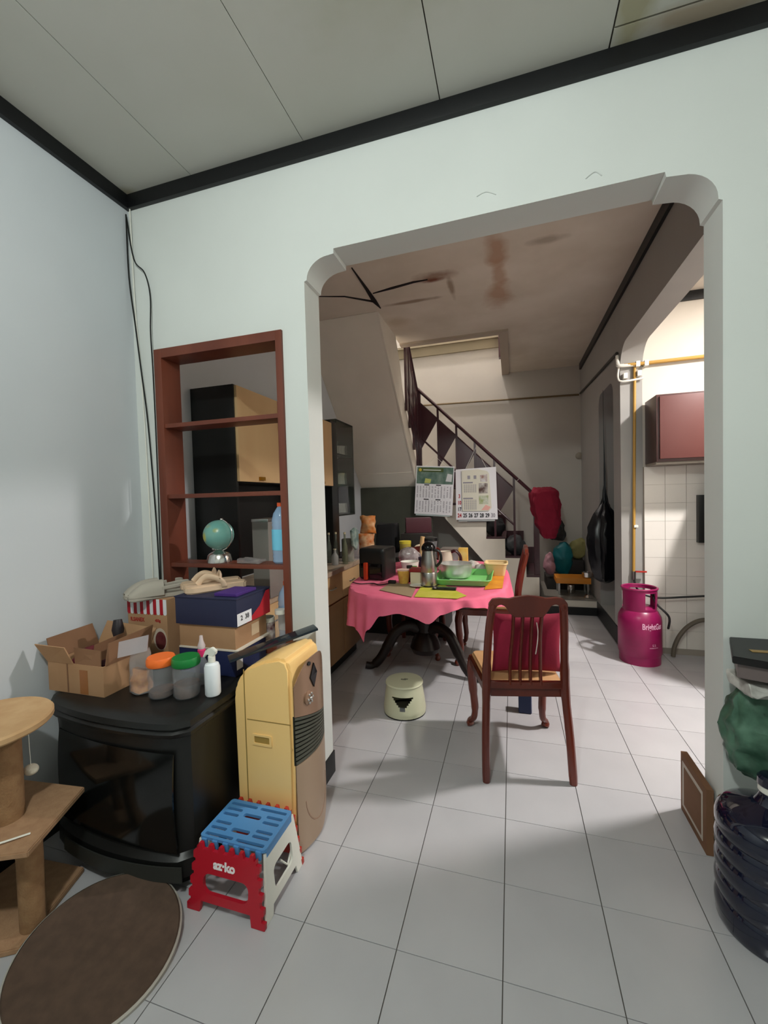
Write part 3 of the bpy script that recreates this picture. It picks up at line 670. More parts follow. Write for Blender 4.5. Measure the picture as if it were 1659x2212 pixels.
# noodle cup
t = thing('noodle_cup', 'small yellow paper cup with pink lid beside the air fryer', 'cup', (-.70, 1.03, TZ))
build('cup', MB().lathe([(.030, 0), (.032, .003), (.043, .088), (.046, .09)], (-.70, 1.03, TZ)), mat('yellow_cup', (222, 184, 84), .5, c2=(206, 148, 70), vs=26), t)
build('lid', MB().lathe([(.046, .088), (.046, .093), (0, .093)], (-.70, 1.03, TZ)), mat('pale_pink_lid', (232, 196, 180), .5), t)
# jar with red lid, small dark jar, saucer
t = thing('powder_jar', 'square clear jar of cream powder with a red lid', 'jar', (-.61, 1.02, TZ))
build('body', MB().box(-.645, -.575, .985, 1.055, TZ + .0005, TZ + .085, .008), mat('cream_powder', (214, 202, 170), .4), t)
build('lid', MB().box(-.65, -.57, .98, 1.06, TZ + .085, TZ + .108, .006), mat('red_lid', (130, 28, 26), .4), t)
t = thing('dark_sauce_jar', 'small dark sauce jar with black lid behind the red-lidded jar', 'jar', (-.672, 1.085, TZ))
build('body', MB().lathe([(.02, 0), (.022, .01), (.022, .08), (.017, .09)], (-.672, 1.085, TZ)), mat('dark_sauce', (56, 14, 16), .15), t)
build('lid', MB().lathe([(.02, .09), (.02, .112), (0, .112)], (-.672, 1.085, TZ)), M_blk, t)
single('saucer', MB().lathe([(0, 0.004), (.03, 0.003), (.05, .010), (.052, .012), (.03, .006), (0, .007)], (-.585, .935, TZ)), M_white, 'small white saucer in front of the red-lidded jar', 'saucer')
t = thing('white_tub', 'white plastic tub with green print behind the jars', 'tub', (-.735, 1.36, TZ))
build('body', MB().lathe([(.05, 0), (.052, .003), (.068, .095), (.071, .098), (.066, .098), (.05, .008), (0, .008)], (-.735, 1.36, TZ)), M_white, t)
build('print', MB().box(-.70, -.665, 1.285, 1.293, TZ + .04, TZ + .075), mat('green_print', (96, 168, 82), .5), t)
# flask
fx, fyy = -.515, .965
t = thing('vacuum_flask', 'tall stainless steel vacuum flask with black lid and handle', 'flask', (fx, fyy, TZ))
build('body', MB().lathe([(.050, .0), (.052, .006), (.052, .09), (.050, .094), (.052, .098), (.050, .16), (.042, .21), (.040, .235)], (fx, fyy, TZ)), M_steel_r, t)
build('lid', MB().lathe([(.043, .232), (.045, .238), (.045, .255), (.035, .272), (.022, .284), (.010, .29), (0, .291)], (fx, fyy, TZ)), M_blk_gloss, t)
build('handle', MB().tube(smooth_pts([(fx + .04, fyy - .01, TZ + .235), (fx + .075, fyy - .015, TZ + .225), (fx + .082, fyy - .015, TZ + .17), (fx + .05, fyy - .01, TZ + .13)]), .009, 8), M_blk, t)
build('base_ring', MB().lathe([(.055, 0), (.055, .01), (.051, .012)], (fx, fyy, TZ)), M_blk, t)
# tray and bowl
tr = thing('green_tray', 'light green plastic tray holding the steel bowl', 'tray', (-.31, 1.18, TZ))
b = MB(); bm = b.bm
base = rrect(-.475, -.155, 1.0, 1.38, .03); top = rrect(-.50, -.13, .975, 1.405, .04)
A = [bm.verts.new((x, y, TZ + .003)) for x, y in base]; D = [bm.verts.new((x, y, TZ + .04)) for x, y in top]; n = len(A)
bm.faces.new(A)
for i in range(n): bm.faces.new((A[i], A[(i + 1) % n], D[(i + 1) % n], D[i]))
bmesh.ops.recalc_face_normals(bm, faces=bm.faces); bm.normal_update(); bmesh.ops.solidify(bm, geom=bm.faces[:], thickness=.003)
build('body', b, mat('light_green_plastic', (120, 196, 112), .4), tr)
build('rim', MB().tube([(x, y, TZ + .041) for x, y in top + top[:1]], .004, 6), mat('light_green_plastic', (120, 196, 112)), tr)
single('steel_bowl', MB().lathe([(0, .002), (.07, .0), (.095, .015), (.106, .045), (.108, .10), (.114, .104), (.105, .104), (.102, .045), (.09, .02), (.065, .006), (0, .006)], (-.375, 1.24, TZ + .006), 40), mat('bowl_steel', (206, 204, 200), .34, metal=.7), 'round stainless steel bowl sitting in the green tray', 'bowl')
pf_ = MB().box(-.40, -.19, 1.01, 1.10, TZ + .008, TZ + .022, .004); bmesh.ops.subdivide_edges(pf_.bm, edges=pf_.bm.edges[:], cuts=4); pf_.crumple(.010, 26)
for v in pf_.bm.verts: v.co.z = max(v.co.z, TZ + .0075)
single('foil_sheet', pf_, mat('crumpled_foil', (206, 214, 206), .35, metal=.3), 'crumpled pale foil at the front of the green tray', 'foil')
t = thing('black_dish', 'small black dish with a steel edge in front of the green tray', 'dish', (-.40, .885, TZ))
build('body', MB().box(-.475, -.33, .85, .915, TZ + .001, TZ + .014, .005), M_blk_gloss, t)
build('spoon', MB().tube([(-.45, .875, TZ + .017), (-.37, .87, TZ + .018), (-.325, .865, TZ + .02)], [.003, .003, .008], 8, flat=(1, .4)), M_steel, t)
# basket and others
t = thing('cream_basket', 'cream plastic basket at the right end of the table', 'basket', (-.11, 1.42, TZ))
b = MB(); bm = b.bm
for (z0, s0) in ((0.002, .82), (.09, 1.0)): pass
base = rrect(-.172, -.052, 1.37, 1.50, .02); top = rrect(-.19, -.035, 1.35, 1.52, .025)
A = [bm.verts.new((x, y, TZ + .003)) for x, y in base]; D = [bm.verts.new((x, y, TZ + .088)) for x, y in top]; n = len(A)
bm.faces.new(A)
for i in range(n): bm.faces.new((A[i], A[(i + 1) % n], D[(i + 1) % n], D[i]))
bmesh.ops.recalc_face_normals(bm, faces=bm.faces); bm.normal_update(); bmesh.ops.solidify(bm, geom=bm.faces[:], thickness=.003)
build('body', b, mat('cream_basket', (214, 186, 134), .5), t)
build('rim', MB().tube([(x, y, TZ + .088) for x, y in top + top[:1]], .006, 6), mat('cream_basket', (214, 186, 134)), t)
t = thing('white_pitcher', 'white pitcher with a dark handle behind the steel bowl', 'pitcher', (-.49, 1.60, TZ))
build('body', MB().lathe([(.055, 0), (.06, .005), (.055, .10), (.048, .14), (.05, .145), (.044, .14), (.05, .008), (0, .008)], (-.50, 1.60, TZ)), mat('ivory_plastic', (206, 194, 176), .45), t)
build('handle', MB().tube(smooth_pts([(-.455, 1.59, TZ + .14), (-.42, 1.585, TZ + .15), (-.385, 1.58, TZ + .11), (-.39, 1.58, TZ + .05), (-.445, 1.59, TZ + .03)]), .012, 8), mat('maroon_handle', (60, 20, 24), .3), t)
t = thing('yellow_carton', 'tall yellow carton standing behind the bowl', 'carton', (-.37, 1.66, TZ))
build('body', MB().box(-.405, -.335, 1.63, 1.69, TZ + .0005, TZ + .165, .002), mat('yellow_card', (226, 168, 40), .5, c2=(226, 200, 120), vs=12), t)
for (x, y, s, col, lab) in ((-.29, 1.52, .05, (204, 164, 156), 'pale pink plastic bag of food behind the steel bowl'), (-.22, 1.46, .042, (150, 110, 100), 'reddish brown plastic bag between the bowl and the cream basket')):
    cr = MB().sphere((x, y, TZ + s * .8), s, (1.2, .8, .85)); cr.crumple(.016, 24, x)
    for v in cr.bm.verts: v.co.z = max(v.co.z, TZ + .0005)
    single('food_bag', cr, mat('bag_%d' % col[0], col, .4, c2=(190, 190, 184), vs=15), lab, 'bag')
t = thing('blender_jug', 'clear blender jug with dark lid standing at the back of the table', 'blender', (-.655, 1.76, TZ))
build('base', MB().lathe([(.06, 0), (.062, .01), (.05, .07), (.045, .08)], (-.655, 1.76, TZ)), mat('taupe_base', (120, 104, 96), .4), t)
build('jug', MB().lathe([(.045, .08), (.062, .21), (.06, .215)], (-.655, 1.76, TZ), cap=False), M_clear, t)
build('lid', MB().lathe([(.064, .21), (.064, .235), (.03, .245), (0, .246)], (-.655, 1.76, TZ)), M_blk, t)
single('wooden_rolling_pin', MB().tube([(-.73, 1.70, TZ + .002), (-.715, 1.71, TZ + .17), (-.712, 1.712, TZ + .19), (-.705, 1.715, TZ + .25)], [.014, .014, .02, .018], 10), mat('pale_wood', (206, 170, 120), .6), 'pale wooden stick standing beside the blender jug', 'utensil')
t = thing('clear_storage_box', 'clear plastic storage box with grey lid at the back of the table', 'box', (-.50, 1.90, TZ))
build('body', MB().box(-.575, -.43, 1.85, 1.97, TZ + .0005, TZ + .12, .008), M_clear, t)
build('lid', MB().box(-.582, -.423, 1.843, 1.977, TZ + .12, TZ + .135, .004), mat('grey_lid', (120, 112, 104), .5), t)
cr = MB().sphere((-.80, 1.62, TZ + .085), .085, (1.15, .8, .98)); cr.crumple(.03, 14, 2)
for v in cr.bm.verts: v.co.z = max(v.co.z, TZ + .0005)
single('clear_bag', cr, mat('grey_film', (120, 108, 108), .2, alpha=.75, c2=(186, 180, 180), vs=26), 'crumpled clear plastic bag between the air fryer and the blender', 'bag')
single('dark_cup', MB().lathe([(.03, 0), (.034, .005), (.04, .11), (.036, .11), (.03, .01), (0, .01)], (-.66, 1.50, TZ)), mat('dark_blue_cup', (26, 30, 52), .3), 'dark blue cup behind the white tub', 'cup')

# ------------------------------------------------------------------ chairs (local: x right, y towards the seat front, origin between the rear feet)
def chair(loc, rz, label, group):
    t = thing('dining_chair', label, 'chair', loc, rz, group, local=True)
    tan = [(-.185, .02), (.185, .02), (.215, .43), (.19, .455), (-.19, .455), (-.215, .43)]
    build('seat_frame', MB().prism([(x * 1.0, y) for x, y in tan], 'z', .375, .42, .004), M_chair, t)
    build('seat', MB().prism([(x * .93, .035 + (y - .035) * .94) for x, y in tan], 'z', .42, .447, .009), M_seat, t)
    for s in (-1, 1):
        P = [(s * .195, -.035, 0), (s * .19, -.012, .2), (s * .18, .012, .40), (s * .176, .005, .55), (s * .168, -.02, .70), (s * .158, -.045, .80), (s * .152, -.052, .835)]
        build('rear_post', MB().tube(smooth_pts(P, 4), [.017] + [.019] * 7 + [.021] * 4 + [.018] * 12 + [.017], 10, flat=(1, 1)), M_chair, t)
        P = [(s * .19, .42, .40), (s * .198, .435, .33), (s * .193, .43, .22), (s * .186, .42, .12), (s * .192, .428, .06), (s * .212, .448, .03), (s * .205, .44, .004)]
        R = [.030] * 2 + [.028] * 3 + [.025] * 4 + [.021] * 4 + [.018] * 4 + [.017] * 4 + [.022] * 3 + [.014]
        build('front_leg', MB().tube(smooth_pts(P, 4), R, 10), M_chair, t)
    out = [(-.172, .80), (-.172, .835), (-.155, .857), (-.125, .862), (-.08, .858), (-.05, .866), (0, .872), (.05, .866), (.08, .858), (.125, .862), (.155, .857), (.172, .835), (.172, .80), (.145, .80), (.138, .825), (.12, .833), (.10, .825), (.085, .80), (.065, .775), (-.065, .775), (-.085, .80), (-.10, .825), (-.12, .833), (-.138, .825), (-.145, .80)]
    build('top_rail', MB().prism(out, 'y', -.064, -.038, .003), M_chair, t)
    build('lower_rail', MB().box(-.175, .175, .004, .028, .42, .452, .004), M_chair, t)
    for x0, x1 in ((-.070, -.062), (-.0235, -.021), (.0235, .021), (.070, .062)):
        P = [(x0, .016, .44), (x0 * .98, .012, .55), (x1, -.018, .68), (x1, -.05, .79)]
        build('slat', MB().tube(smooth_pts(P, 4), .0165, 8, flat=(1.0, .45)), M_chair, t)
    return t
chair((.052, .33, 0), math.radians(12), 'reddish brown slatted chair with crimson cushion standing in the arch', 'dining chairs at the table')
def dup(root, loc, rz, label):
    r = root.copy(); COL.objects.link(r); r.location = loc; r.rotation_euler = (0, 0, rz); r['label'] = label
    for ch in list(root.children):
        c = ch.copy(); COL.objects.link(c); c.parent = r
    return r
root_chair = [o for o in bpy.data.objects if o.name == 'dining_chair'][0]
dup(root_chair, (.05, 1.80, 0), math.radians(90), 'dark slatted chair seen edge-on, tucked under the right side of the table').scale = (1.06, 1.06, 1.06)
dup(root_chair, (-.80, 2.09, 0), math.radians(180), 'dark slatted chair facing the camera, mostly hidden behind the table')
# cushion
cu = MB()
def cf(u, v):
    a, b_ = (u - .5) * 2, (v - .5) * 2
    e = max(0, 1 - abs(a) ** 2.6) ** .5 * max(0, 1 - abs(b_) ** 2.6) ** .5
    sq = 1 - .05 * (1 - abs(a) ** 2) * (abs(b_) ** 4); sq2 = 1 - .05 * (1 - abs(b_) ** 2) * (abs(a) ** 4)
    return (a * .165 * sq2, b_ * .15 * sq, e)
bm = cu.bm; Nn = 22
for sgn in (1, -1):
    V = [[bm.verts.new((cf(i / Nn, j / Nn)[0], sgn * .045 * cf(i / Nn, j / Nn)[2], cf(i / Nn, j / Nn)[1])) for j in range(Nn + 1)] for i in range(Nn + 1)]
    for i in range(Nn):
        for j in range(Nn): bm.faces.new((V[i][j], V[i + 1][j], V[i + 1][j + 1], V[i][j + 1]))
bmesh.ops.remove_doubles(bm, verts=bm.verts, dist=.0008); bmesh.ops.recalc_face_normals(bm, faces=bm.faces)
cush = thing('cushion', 'crimson square cushion leaning on the slats of the front chair', 'cushion', (.052 - .085 * math.sin(.21) + .015, .33 + .105, .449), math.radians(12), local=True)
bmesh.ops.transform(cu.bm, matrix=TR((.01, 0, .155), (.10, 0, 0)), verts=cu.bm.verts)
build('cover', cu, M_cush, cush, smooth=60)
build('zip_tag', MB().tube(smooth_pts([(.045, -.058, .27), (.05, -.060, .22), (.045, -.062, .17), (.038, -.058, .12)]), .0025, 6), M_white, cush, label='thin white ribbon')
t = thing('blue_block', 'small dark blue block on the floor behind the front chair', 'box', (.06, .96, 0))
build('body', MB().box(.022, .098, .93, 1.0, .0005, .115, .012, 3), mat('navy_plastic', (34, 46, 82), .5), t)
build('base', MB().box(.026, .094, .934, .996, .0002, .008), M_blk, t)
# cream step stool
st = thing('round_step_stool', 'low round cream plastic stool on the floor before the table', 'stool', (-.655, .80, 0))
sx, sy = -.655, .80
def stl(u, v):
    pr = [(.125, .008), (.127, .03), (.118, .10), (.108, .165), (.108, .18)]
    i = v * (len(pr) - 1); k = min(int(i), len(pr) - 2); w = i - k
    r = pr[k][0] * (1 - w) + pr[k + 1][0] * w; z = pr[k][1] * (1 - w) + pr[k + 1][1] * w
    return (sx + r * math.cos(2 * PI * u), sy + r * math.sin(2 * PI * u), z)
b = MB(); bm = b.bm; nu, nv = 72, 24; V = [[bm.verts.new(stl(i / nu, j / nv)) for j in range(nv + 1)] for i in range(nu)]
for i in range(nu):
    for j in range(nv):
        a = (i + .5) / nu * 360; z = (j + .5) / nv
        hole = False
        for ca in (278, 98):
            da = a - ca; lim = 33 * (z - .34) / .26
            if .34 < z < .62 and abs(da) < max(6, lim): hole = True
        if not hole: bm.faces.new((V[i][j], V[(i + 1) % nu][j], V[(i + 1) % nu][j + 1], V[i][j + 1]))
bmesh.ops.delete(bm, geom=[v for v in bm.verts if not v.link_faces], context='VERTS')
bmesh.ops.recalc_face_normals(bm, faces=bm.faces); bm.normal_update(); bmesh.ops.solidify(bm, geom=bm.faces[:], thickness=-.004)
build('body', b, M_cream, st)
build('seat', MB().lathe([(.104, .175), (.114, .178), (.117, .184), (.113, .192), (.09, .196), (0, .195)], (sx, sy, 0), 48), M_cream, st)
build('base_ring', MB().lathe([(.118, 0), (.129, 0), (.129, .010), (.118, .010)], (sx, sy, 0), 48, cap=False), M_blk, st)
build('emblem', MB().box(sx - .02, sx + .012, sy - .008, sy + .002, .195, .1975).box(sx - .002, sx + .022, sy + .003, sy + .010, .195, .1975), mat('grey_emblem', (110, 110, 96), .6), st)

# ------------------------------------------------------------------ calendars on the stair railing
M_ink = mat('black_ink', (40, 38, 44), .8); M_rink = mat('red_ink', (176, 40, 48), .8); M_gink = mat('grey_ink', (150, 148, 156), .8)
cal = thing('wall_calendar', 'calendar with green landscape header hanging on the left of the stair railing', 'calendar', (-.86, 3.22, 1.15))
R1 = math.radians(-4)
def CM(x, z, y=3.215, r=R1, o=(-.865, 1.40)): return XZ(y, o[0], o[1]) @ Matrix.Rotation(r, 4, 'Z') @ Matrix.Translation((x, z, 0))
build('sheet', plate([(-.225, -.285), (.225, -.285), (.225, .285), (-.225, .285)], [], .006, CM(0, 0)), M_pap, cal)
build('under_sheet', plate([(-.21, -.305), (.20, -.30), (.20, .2), (-.21, .2)], [], .004, CM(0, 0, 3.222)), mat('pale_teal_paper', (170, 186, 184), .8), cal)
build('header_picture', plate([(-.215, .075), (.215, .075), (.215, .272), (-.215, .272)], [], .001, CM(0, 0, 3.211)), mat('landscape_print', (66, 98, 86), .6, c2=(120, 140, 128), vs=11), cal)
build('header_band', plate([(-.20, .215), (.10, .215), (.10, .262), (-.20, .262)], [], .001, CM(0, 0, 3.2098)), mat('olive_print', (70, 86, 40), .6), cal)
build('emblem', plate(circ(-.175, .238, .018), [], .001, CM(0, 0, 3.2088)), mat('gold_print', (196, 176, 60), .5), cal)
build('header_strokes', plate([(-.14, .232), (.07, .232), (.07, .244), (-.14, .244)], [], .001, CM(0, 0, 3.2088)), mat('pale_print', (190, 200, 190), .6), cal)
build('picture_patch', plate([(-.12, .085), (-.05, .085), (-.04, .13), (-.11, .14)], [], .001, CM(0, 0, 3.2085)), mat('lime_print', (188, 196, 110), .6), cal)
build('picture_patch', plate([(.13, .11), (.20, .105), (.205, .19), (.15, .20)], [], .001, CM(0, 0, 3.2085)), mat('white_print', (206, 210, 210), .6), cal)
b = MB()
for row in range(2):
    for c in range(12):
        for k in range(16):
            if random.random() < .85:
                x = -.20 + c * .0355 + random.uniform(0, .003); z = .045 - row * .17 - k * .0086
                bb = bmesh.new(); bmesh.ops.create_grid(bb, x_segments=1, y_segments=1, size=1)
                for v in bb.verts: v.co = Vector((x + v.co.x * .0075, z + v.co.y * .0026, 0))
                b.add(bb, CM(0, 0, 3.2105))
build('date_columns', b, M_gink, cal, kind='stuff', smooth=0)
for row, z in ((0, .062), (1, -.108)):
    for x in (-.12, 0.02): build('month_heading', plate([(x, z - .006), (x + .06, z - .006), (x + .06, z + .006), (x, z + .006)], [], .001, CM(0, 0, 3.2105)), M_ink, cal)
build('hanging_string', MB().tube([(-.99, 3.222, 1.67), (-.85, 3.27, 1.80), (-.70, 3.222, 1.66)], .002, 6), M_white, cal)
single('red_folder', plate([(-.60, 1.10), (-.515, 1.095), (-.515, 1.56), (-.555, 1.57)], [], .004, XZ(3.235)), M_redcard, 'red strip of card hanging between the two calendars', 'folder')
cal2 = thing('number_calendar', 'large white number calendar hanging on the right of the stair railing', 'calendar', (-.38, 3.22, 1.05))
O2 = (-.385, 1.35)
def C2(x, z, y=3.20): return CM(x, z, y, math.radians(-.5), O2)
build('sheet', plate([(-.225, -.30), (.24, -.295), (.225, .295), (-.225, .28)], [], .008, C2(0, 0)), M_pap, cal2)
build('under_sheet', plate([(-.20, -.32), (.21, -.315), (.21, .2), (-.20, .2)], [], .004, C2(0, 0, 3.21)), mat('grey_paper', (176, 182, 182), .8), cal2)
sm = build('small_calendar', plate([(-.15, -.20), (.145, -.20), (.175, -.165), (.15, .22), (.13, .25), (.03, .275), (-.155, .265)], [], .005, C2(0, 0, 3.186)), mat('cream_paper', (218, 216, 200), .8), cal2)
build('photo_patch', plate([(.055, .13), (.13, .13), (.13, .215), (.05, .205)], [], .001, C2(0, 0, 3.182)), mat('photo_brown', (150, 110, 96), .6, c2=(210, 210, 210), vs=20), sm)
build('photo_patch', plate([(.035, -.0), (.135, -.0), (.135, .115), (.035, .115)], [], .001, C2(0, 0, 3.182)), mat('photo_portrait', (84, 62, 56), .6, c2=(200, 196, 190), vs=17), sm)
build('photo_patch', plate([(.04, -.12), (.14, -.12), (.14, -.025), (.035, -.025)], [], .001, C2(0, 0, 3.182)), mat('photo_green', (140, 156, 70), .6, c2=(206, 210, 200), vs=15), sm)
build('photo_patch', plate([(.06, -.19), (.14, -.19), (.165, -.155), (.11, -.13)], [], .001, C2(0, 0, 3.182)), mat('photo_pink', (226, 170, 160), .6), sm)
b = MB()
for (z0, n) in ((.10, 9), (-.075, 11)):
    for k in range(n):
        for c in range(7):
            bb = bmesh.new(); bmesh.ops.create_grid(bb, x_segments=1, y_segments=1, size=1)
            for v in bb.verts: v.co = Vector((-.125 + c * .021 + v.co.x * .006, z0 - k * .0105 + v.co.y * .003, 0))
            b.add(bb, C2(0, 0, 3.182))
build('date_marks', b, M_gink, sm, kind='stuff', smooth=0)
for z in (.125, -.055): build('month_heading', plate([(-.14, z - .008), (-.03, z - .008), (-.03, z + .008), (-.14, z + .008)], [], .001, C2(0, 0, 3.182)), M_gink, sm)
for (x) in (-.09, -.02): build('heading_icon', plate([(x, .165), (x + .03, .165), (x + .03, .205), (x, .205)], [], .001, C2(0, 0, 3.182)), M_gink, sm)
for i, s in enumerate(['24', '25', '26', '27', '28', '29', '30']):
    build('date_number', text(s, .062, C2(-.185 + i * .0625, -.252, 3.1945), .0022, .0004, .72), M_rink if i == 0 else (M_gink if i == 6 else M_ink), cal2)
for i, s in enumerate(['17', '10', '3']):
    build('date_number', text(s, .06, C2(-.185, -.18 + .075 * i, 3.1945), .002, .0004, .7), M_rink if i else M_ink, cal2)
build('hanging_string', MB().tube([(-.50, 3.20, 1.62), (-.38, 3.27, 1.88), (-.26, 3.20, 1.63)], .002, 6), M_white, cal2)

# ------------------------------------------------------------------ things on the stairs and the platform
def lump(name, c, r, sc, m, label, cat, amp=.03, f=10, flat=None):
    b = MB().sphere(c, r, sc, 40); b.crumple(amp, f, c[0]); b.crumple(amp * .45, f * 2.6, c[1]); b.crumple(amp * .2, f * 6, c[1])
    if flat is not None:
        for v in b.bm.verts: v.co.z = max(v.co.z, flat)
    return single(name, b, m, label, cat)
lump('black_bundle', (-.19, 3.46, .955), .115, (1.05, .8, 1.0), M_blk_fab, 'black bundle on a stair tread below the number calendar', 'bag', flat=.8425)
lump('dark_bag', (.03, 3.47, .735), .12, (1, .9, 1.0), mat('charcoal', (40, 42, 44), .7), 'dark rounded bag on the stair tread beside the lowest railing panel', 'bag', .035, 9, .6225)
bn = thing('orange_bench', 'low bench with an orange top on the platform by the stair foot', 'bench', (.66, 3.6, .166))
build('top', MB().box(.475, .84, 3.42, 3.70, .30, .365, .01), mat('orange_board', (204, 128, 36), .5), bn)
for x in (.50, .80):
    for yv in (3.45, 3.66): build('leg', MB().box(x, x + .02, yv, yv + .02, .1665, .30), M_steel_r, bn)
t = thing('steel_canister', 'small steel canister standing under the orange bench', 'canister', (.635, 3.50, .166))
build('body', MB().lathe([(.038, .0005), (.04, .005), (.04, .10), (.0, .104)], (.645, 3.55, .166)), M_steel, t)
lump('teal_bag', (.60, 3.90, .52), .15, (.8, .6, 1.3), mat('teal_film', (18, 108, 116), .5), 'teal bag leaning in the corner behind the orange bench', 'bag', .04, 6, .3)
lump('pink_bag', (.43, 3.78, .47), .08, (.7, .7, 1.5), mat('dusty_pink', (160, 118, 128), .7), 'dusty pink bag between the newel post and the teal bag', 'bag', .03, 8, .3)
single('storage_crate', MB().box(.40, .80, 3.72, 4.18, .166, .30, .01), Md, 'dark crate holding bags behind the orange bench', 'crate')
lump('yellow_bag', (.80, 4.03, .64), .13, (.9, .5, 1.0), mat('dull_yellow', (150, 144, 92), .7), 'dull yellow bag in the far corner behind the bench', 'bag', .04, 6, .4)
single('tall_box_rear', MB().box(.66, .84, 3.90, 4.15, .301, .5, .01), Md, 'dark box under the dull yellow bag', 'box')
b = MB().prism([(.42, .78), (.50, .93), (.56, .84), (.66, .72), (.80, .52), (.86, .56), (.86, .42), (.7, .38), (.5, .5), (.40, .60)], 'y', 4.05, 4.12, .01)
lump('grey_jacket', (.54, 3.93, .86), .11, (1.0, .7, 1.1), mat('dark_grey_cloth', (60, 62, 62), .9), 'dark grey bundle stacked above the teal bag', 'bag', .04, 7, .72)
b.bm.free()
for (x, yv, r, lab) in ((.80, 3.36, .05, 'shiny steel pot lid lying right of the orange bench'),):
    single('pot_lid', MB().lathe([(r, 0), (r * 1.05, .004), (r * .7, .03), (0, .04)], (x, yv, .167)), M_steel, lab, 'lid')
single('small_steel_pot', MB().lathe([(.045, .0), (.055, .01), (.06, .06), (.055, .06), (.05, .01), (0, .01)], (.83 - .02, 3.50 - .02, .367)), M_steel, 'small shiny steel pot on the right end of the orange bench', 'pot')
# black rubbish bag hanging from the second opening
def garb():
    pr = [(.002, 2.298), (.003, 1.7), (.010, 1.40), (.02, 1.24), (.05, 1.18), (.10, 1.10), (.135, .98), (.15, .85), (.135, .70), (.12, .58), (.10, .50), (.04, .45), (.0, .44)]
    b = MB()
    def f(u, v):
        i = v * (len(pr) - 1); k = min(int(i), len(pr) - 2); w = i - k
        r = pr[k][0] * (1 - w) + pr[k + 1][0] * w; z = pr[k][1] * (1 - w) + pr[k + 1][1] * w; a = 2 * PI * u
        r *= 1 + .07 * math.sin(7 * a + 2 * v) + .05 * math.sin(13 * a)
        return (.862 + r * math.cos(a) * 1.05, 2.80 + r * math.sin(a) * 1.2, z)
    b.grid(f, 48, 30, closed=True); return b
b = garb(); b.crumple(.012, 16)
single('black_rubbish_bag', b, mat('black_film', (12, 13, 18), .3), 'large black rubbish bag hanging beside the second doorway', 'bag')
# second room dim shapes
t = thing('steel_pail', 'steel pail on the floor of the dark side room', 'pail', (1.25, 2.72, .161))
build('body', MB().lathe([(.07, 0), (.09, .12), (.085, .12), (.066, .005), (0, .005)], (1.16, 2.72, .161)), M_steel_r, t)

# ------------------------------------------------------------------ pipes
pp = thing('gas_pipe', 'yellow gas pipe running up the pillar and along the kitchen wall', 'pipe', (.96, 2.17, .64))
M_py = mat('yellow_pipe', (176, 136, 62), .5)
build('riser', MB().tube([(.953, 2.18, .66), (.972, 2.18, 2.335)], .011, 10), M_py, pp)
build('horizontal_run', MB().tube([(.89, 2.165, 2.345), (1.05, 2.165, 2.345), (2.3, 2.17, 2.36)], .014, 10), M_py, pp)
build('elbow', MB().tube(smooth_pts([(.99, 2.17, 2.345), (.862, 2.165, 2.345), (.853, 2.19, 2.37), (.853, 2.21, 2.44)]), .015, 10), M_white, pp)
build('elbow', MB().tube(smooth_pts([(.857, 2.18, 2.34), (.853, 2.19, 2.26), (.88, 2.172, 2.22), (1.03, 2.172, 2.23)]), .008, 10), M_white, pp)
for (x, z) in ((.90, 2.26), (1.0, 2.27), (.99, 2.345), (1.05, 2.345)): build('bracket', MB().box(x - .015, x + .015, 2.15, 2.199, z - .022, z + .022, .004), M_white, pp)
v_ = build('valve', MB().tube([(.953, 2.18, .60), (.953, 2.18, .67)], .016, 10), M_steel_r, pp)
build('valve_lever', MB().box(.96, 1.04, 2.145, 2.16, .665, .678, .003, M=None), mat('red_lever', (170, 40, 30), .4), v_)
build('bracket', MB().box(.955, .985, 2.16, 2.199, 1.03, 1.05, .003), M_white, pp)
single('gas_hose', MB().tube(smooth_pts([(.953, 2.165, .60), (.957, 2.13, .55), (.98, 2.08, .52), (1.02, 2.02, .545), (1.03, 1.98, .53), (1.05, 1.95, .46), (1.115, 1.90, .38), (1.12, 1.93, .28)]), .008, 8), M_blk, 'black hose curling over the magenta gas cylinder', 'hose')
single('long_hose', MB().tube(smooth_pts([(.97, 2.135, .50), (1.10, 2.10, .475), (1.3, 2.1, .49), (1.6, 2.1, .52)]), .008, 8), M_blk, 'black hose running along the tiled kitchen wall', 'hose')
single('wall_pipe', MB().tube([(-1.2, 4.20, 2.62), (.85, 4.20, 2.575)], .012, 8), mat('brown_pipe', (110, 92, 62), .6), 'thin brown pipe crossing the far wall behind the stair', 'pipe')
single('side_wall_pipe', MB().tube([(.857, 4.15, 2.58), (.857, 2.24, 2.47)], .012, 8), mat('dark_pipe', (62, 60, 54), .6), 'dark pipe running along the right wall below the beam', 'pipe')
single('wall_plate', MB().lathe([(.0, 0), (.045, .0), (.045, .02), (.03, .03), (0, .03)], (0, 0, 0), 20, M=TR((.845, 4.22, 1.80), (PI / 2, 0, 0))), mat('grey_plate', (150, 142, 128), .6), 'small round grey plate on the far wall near the corner', 'wall plate')

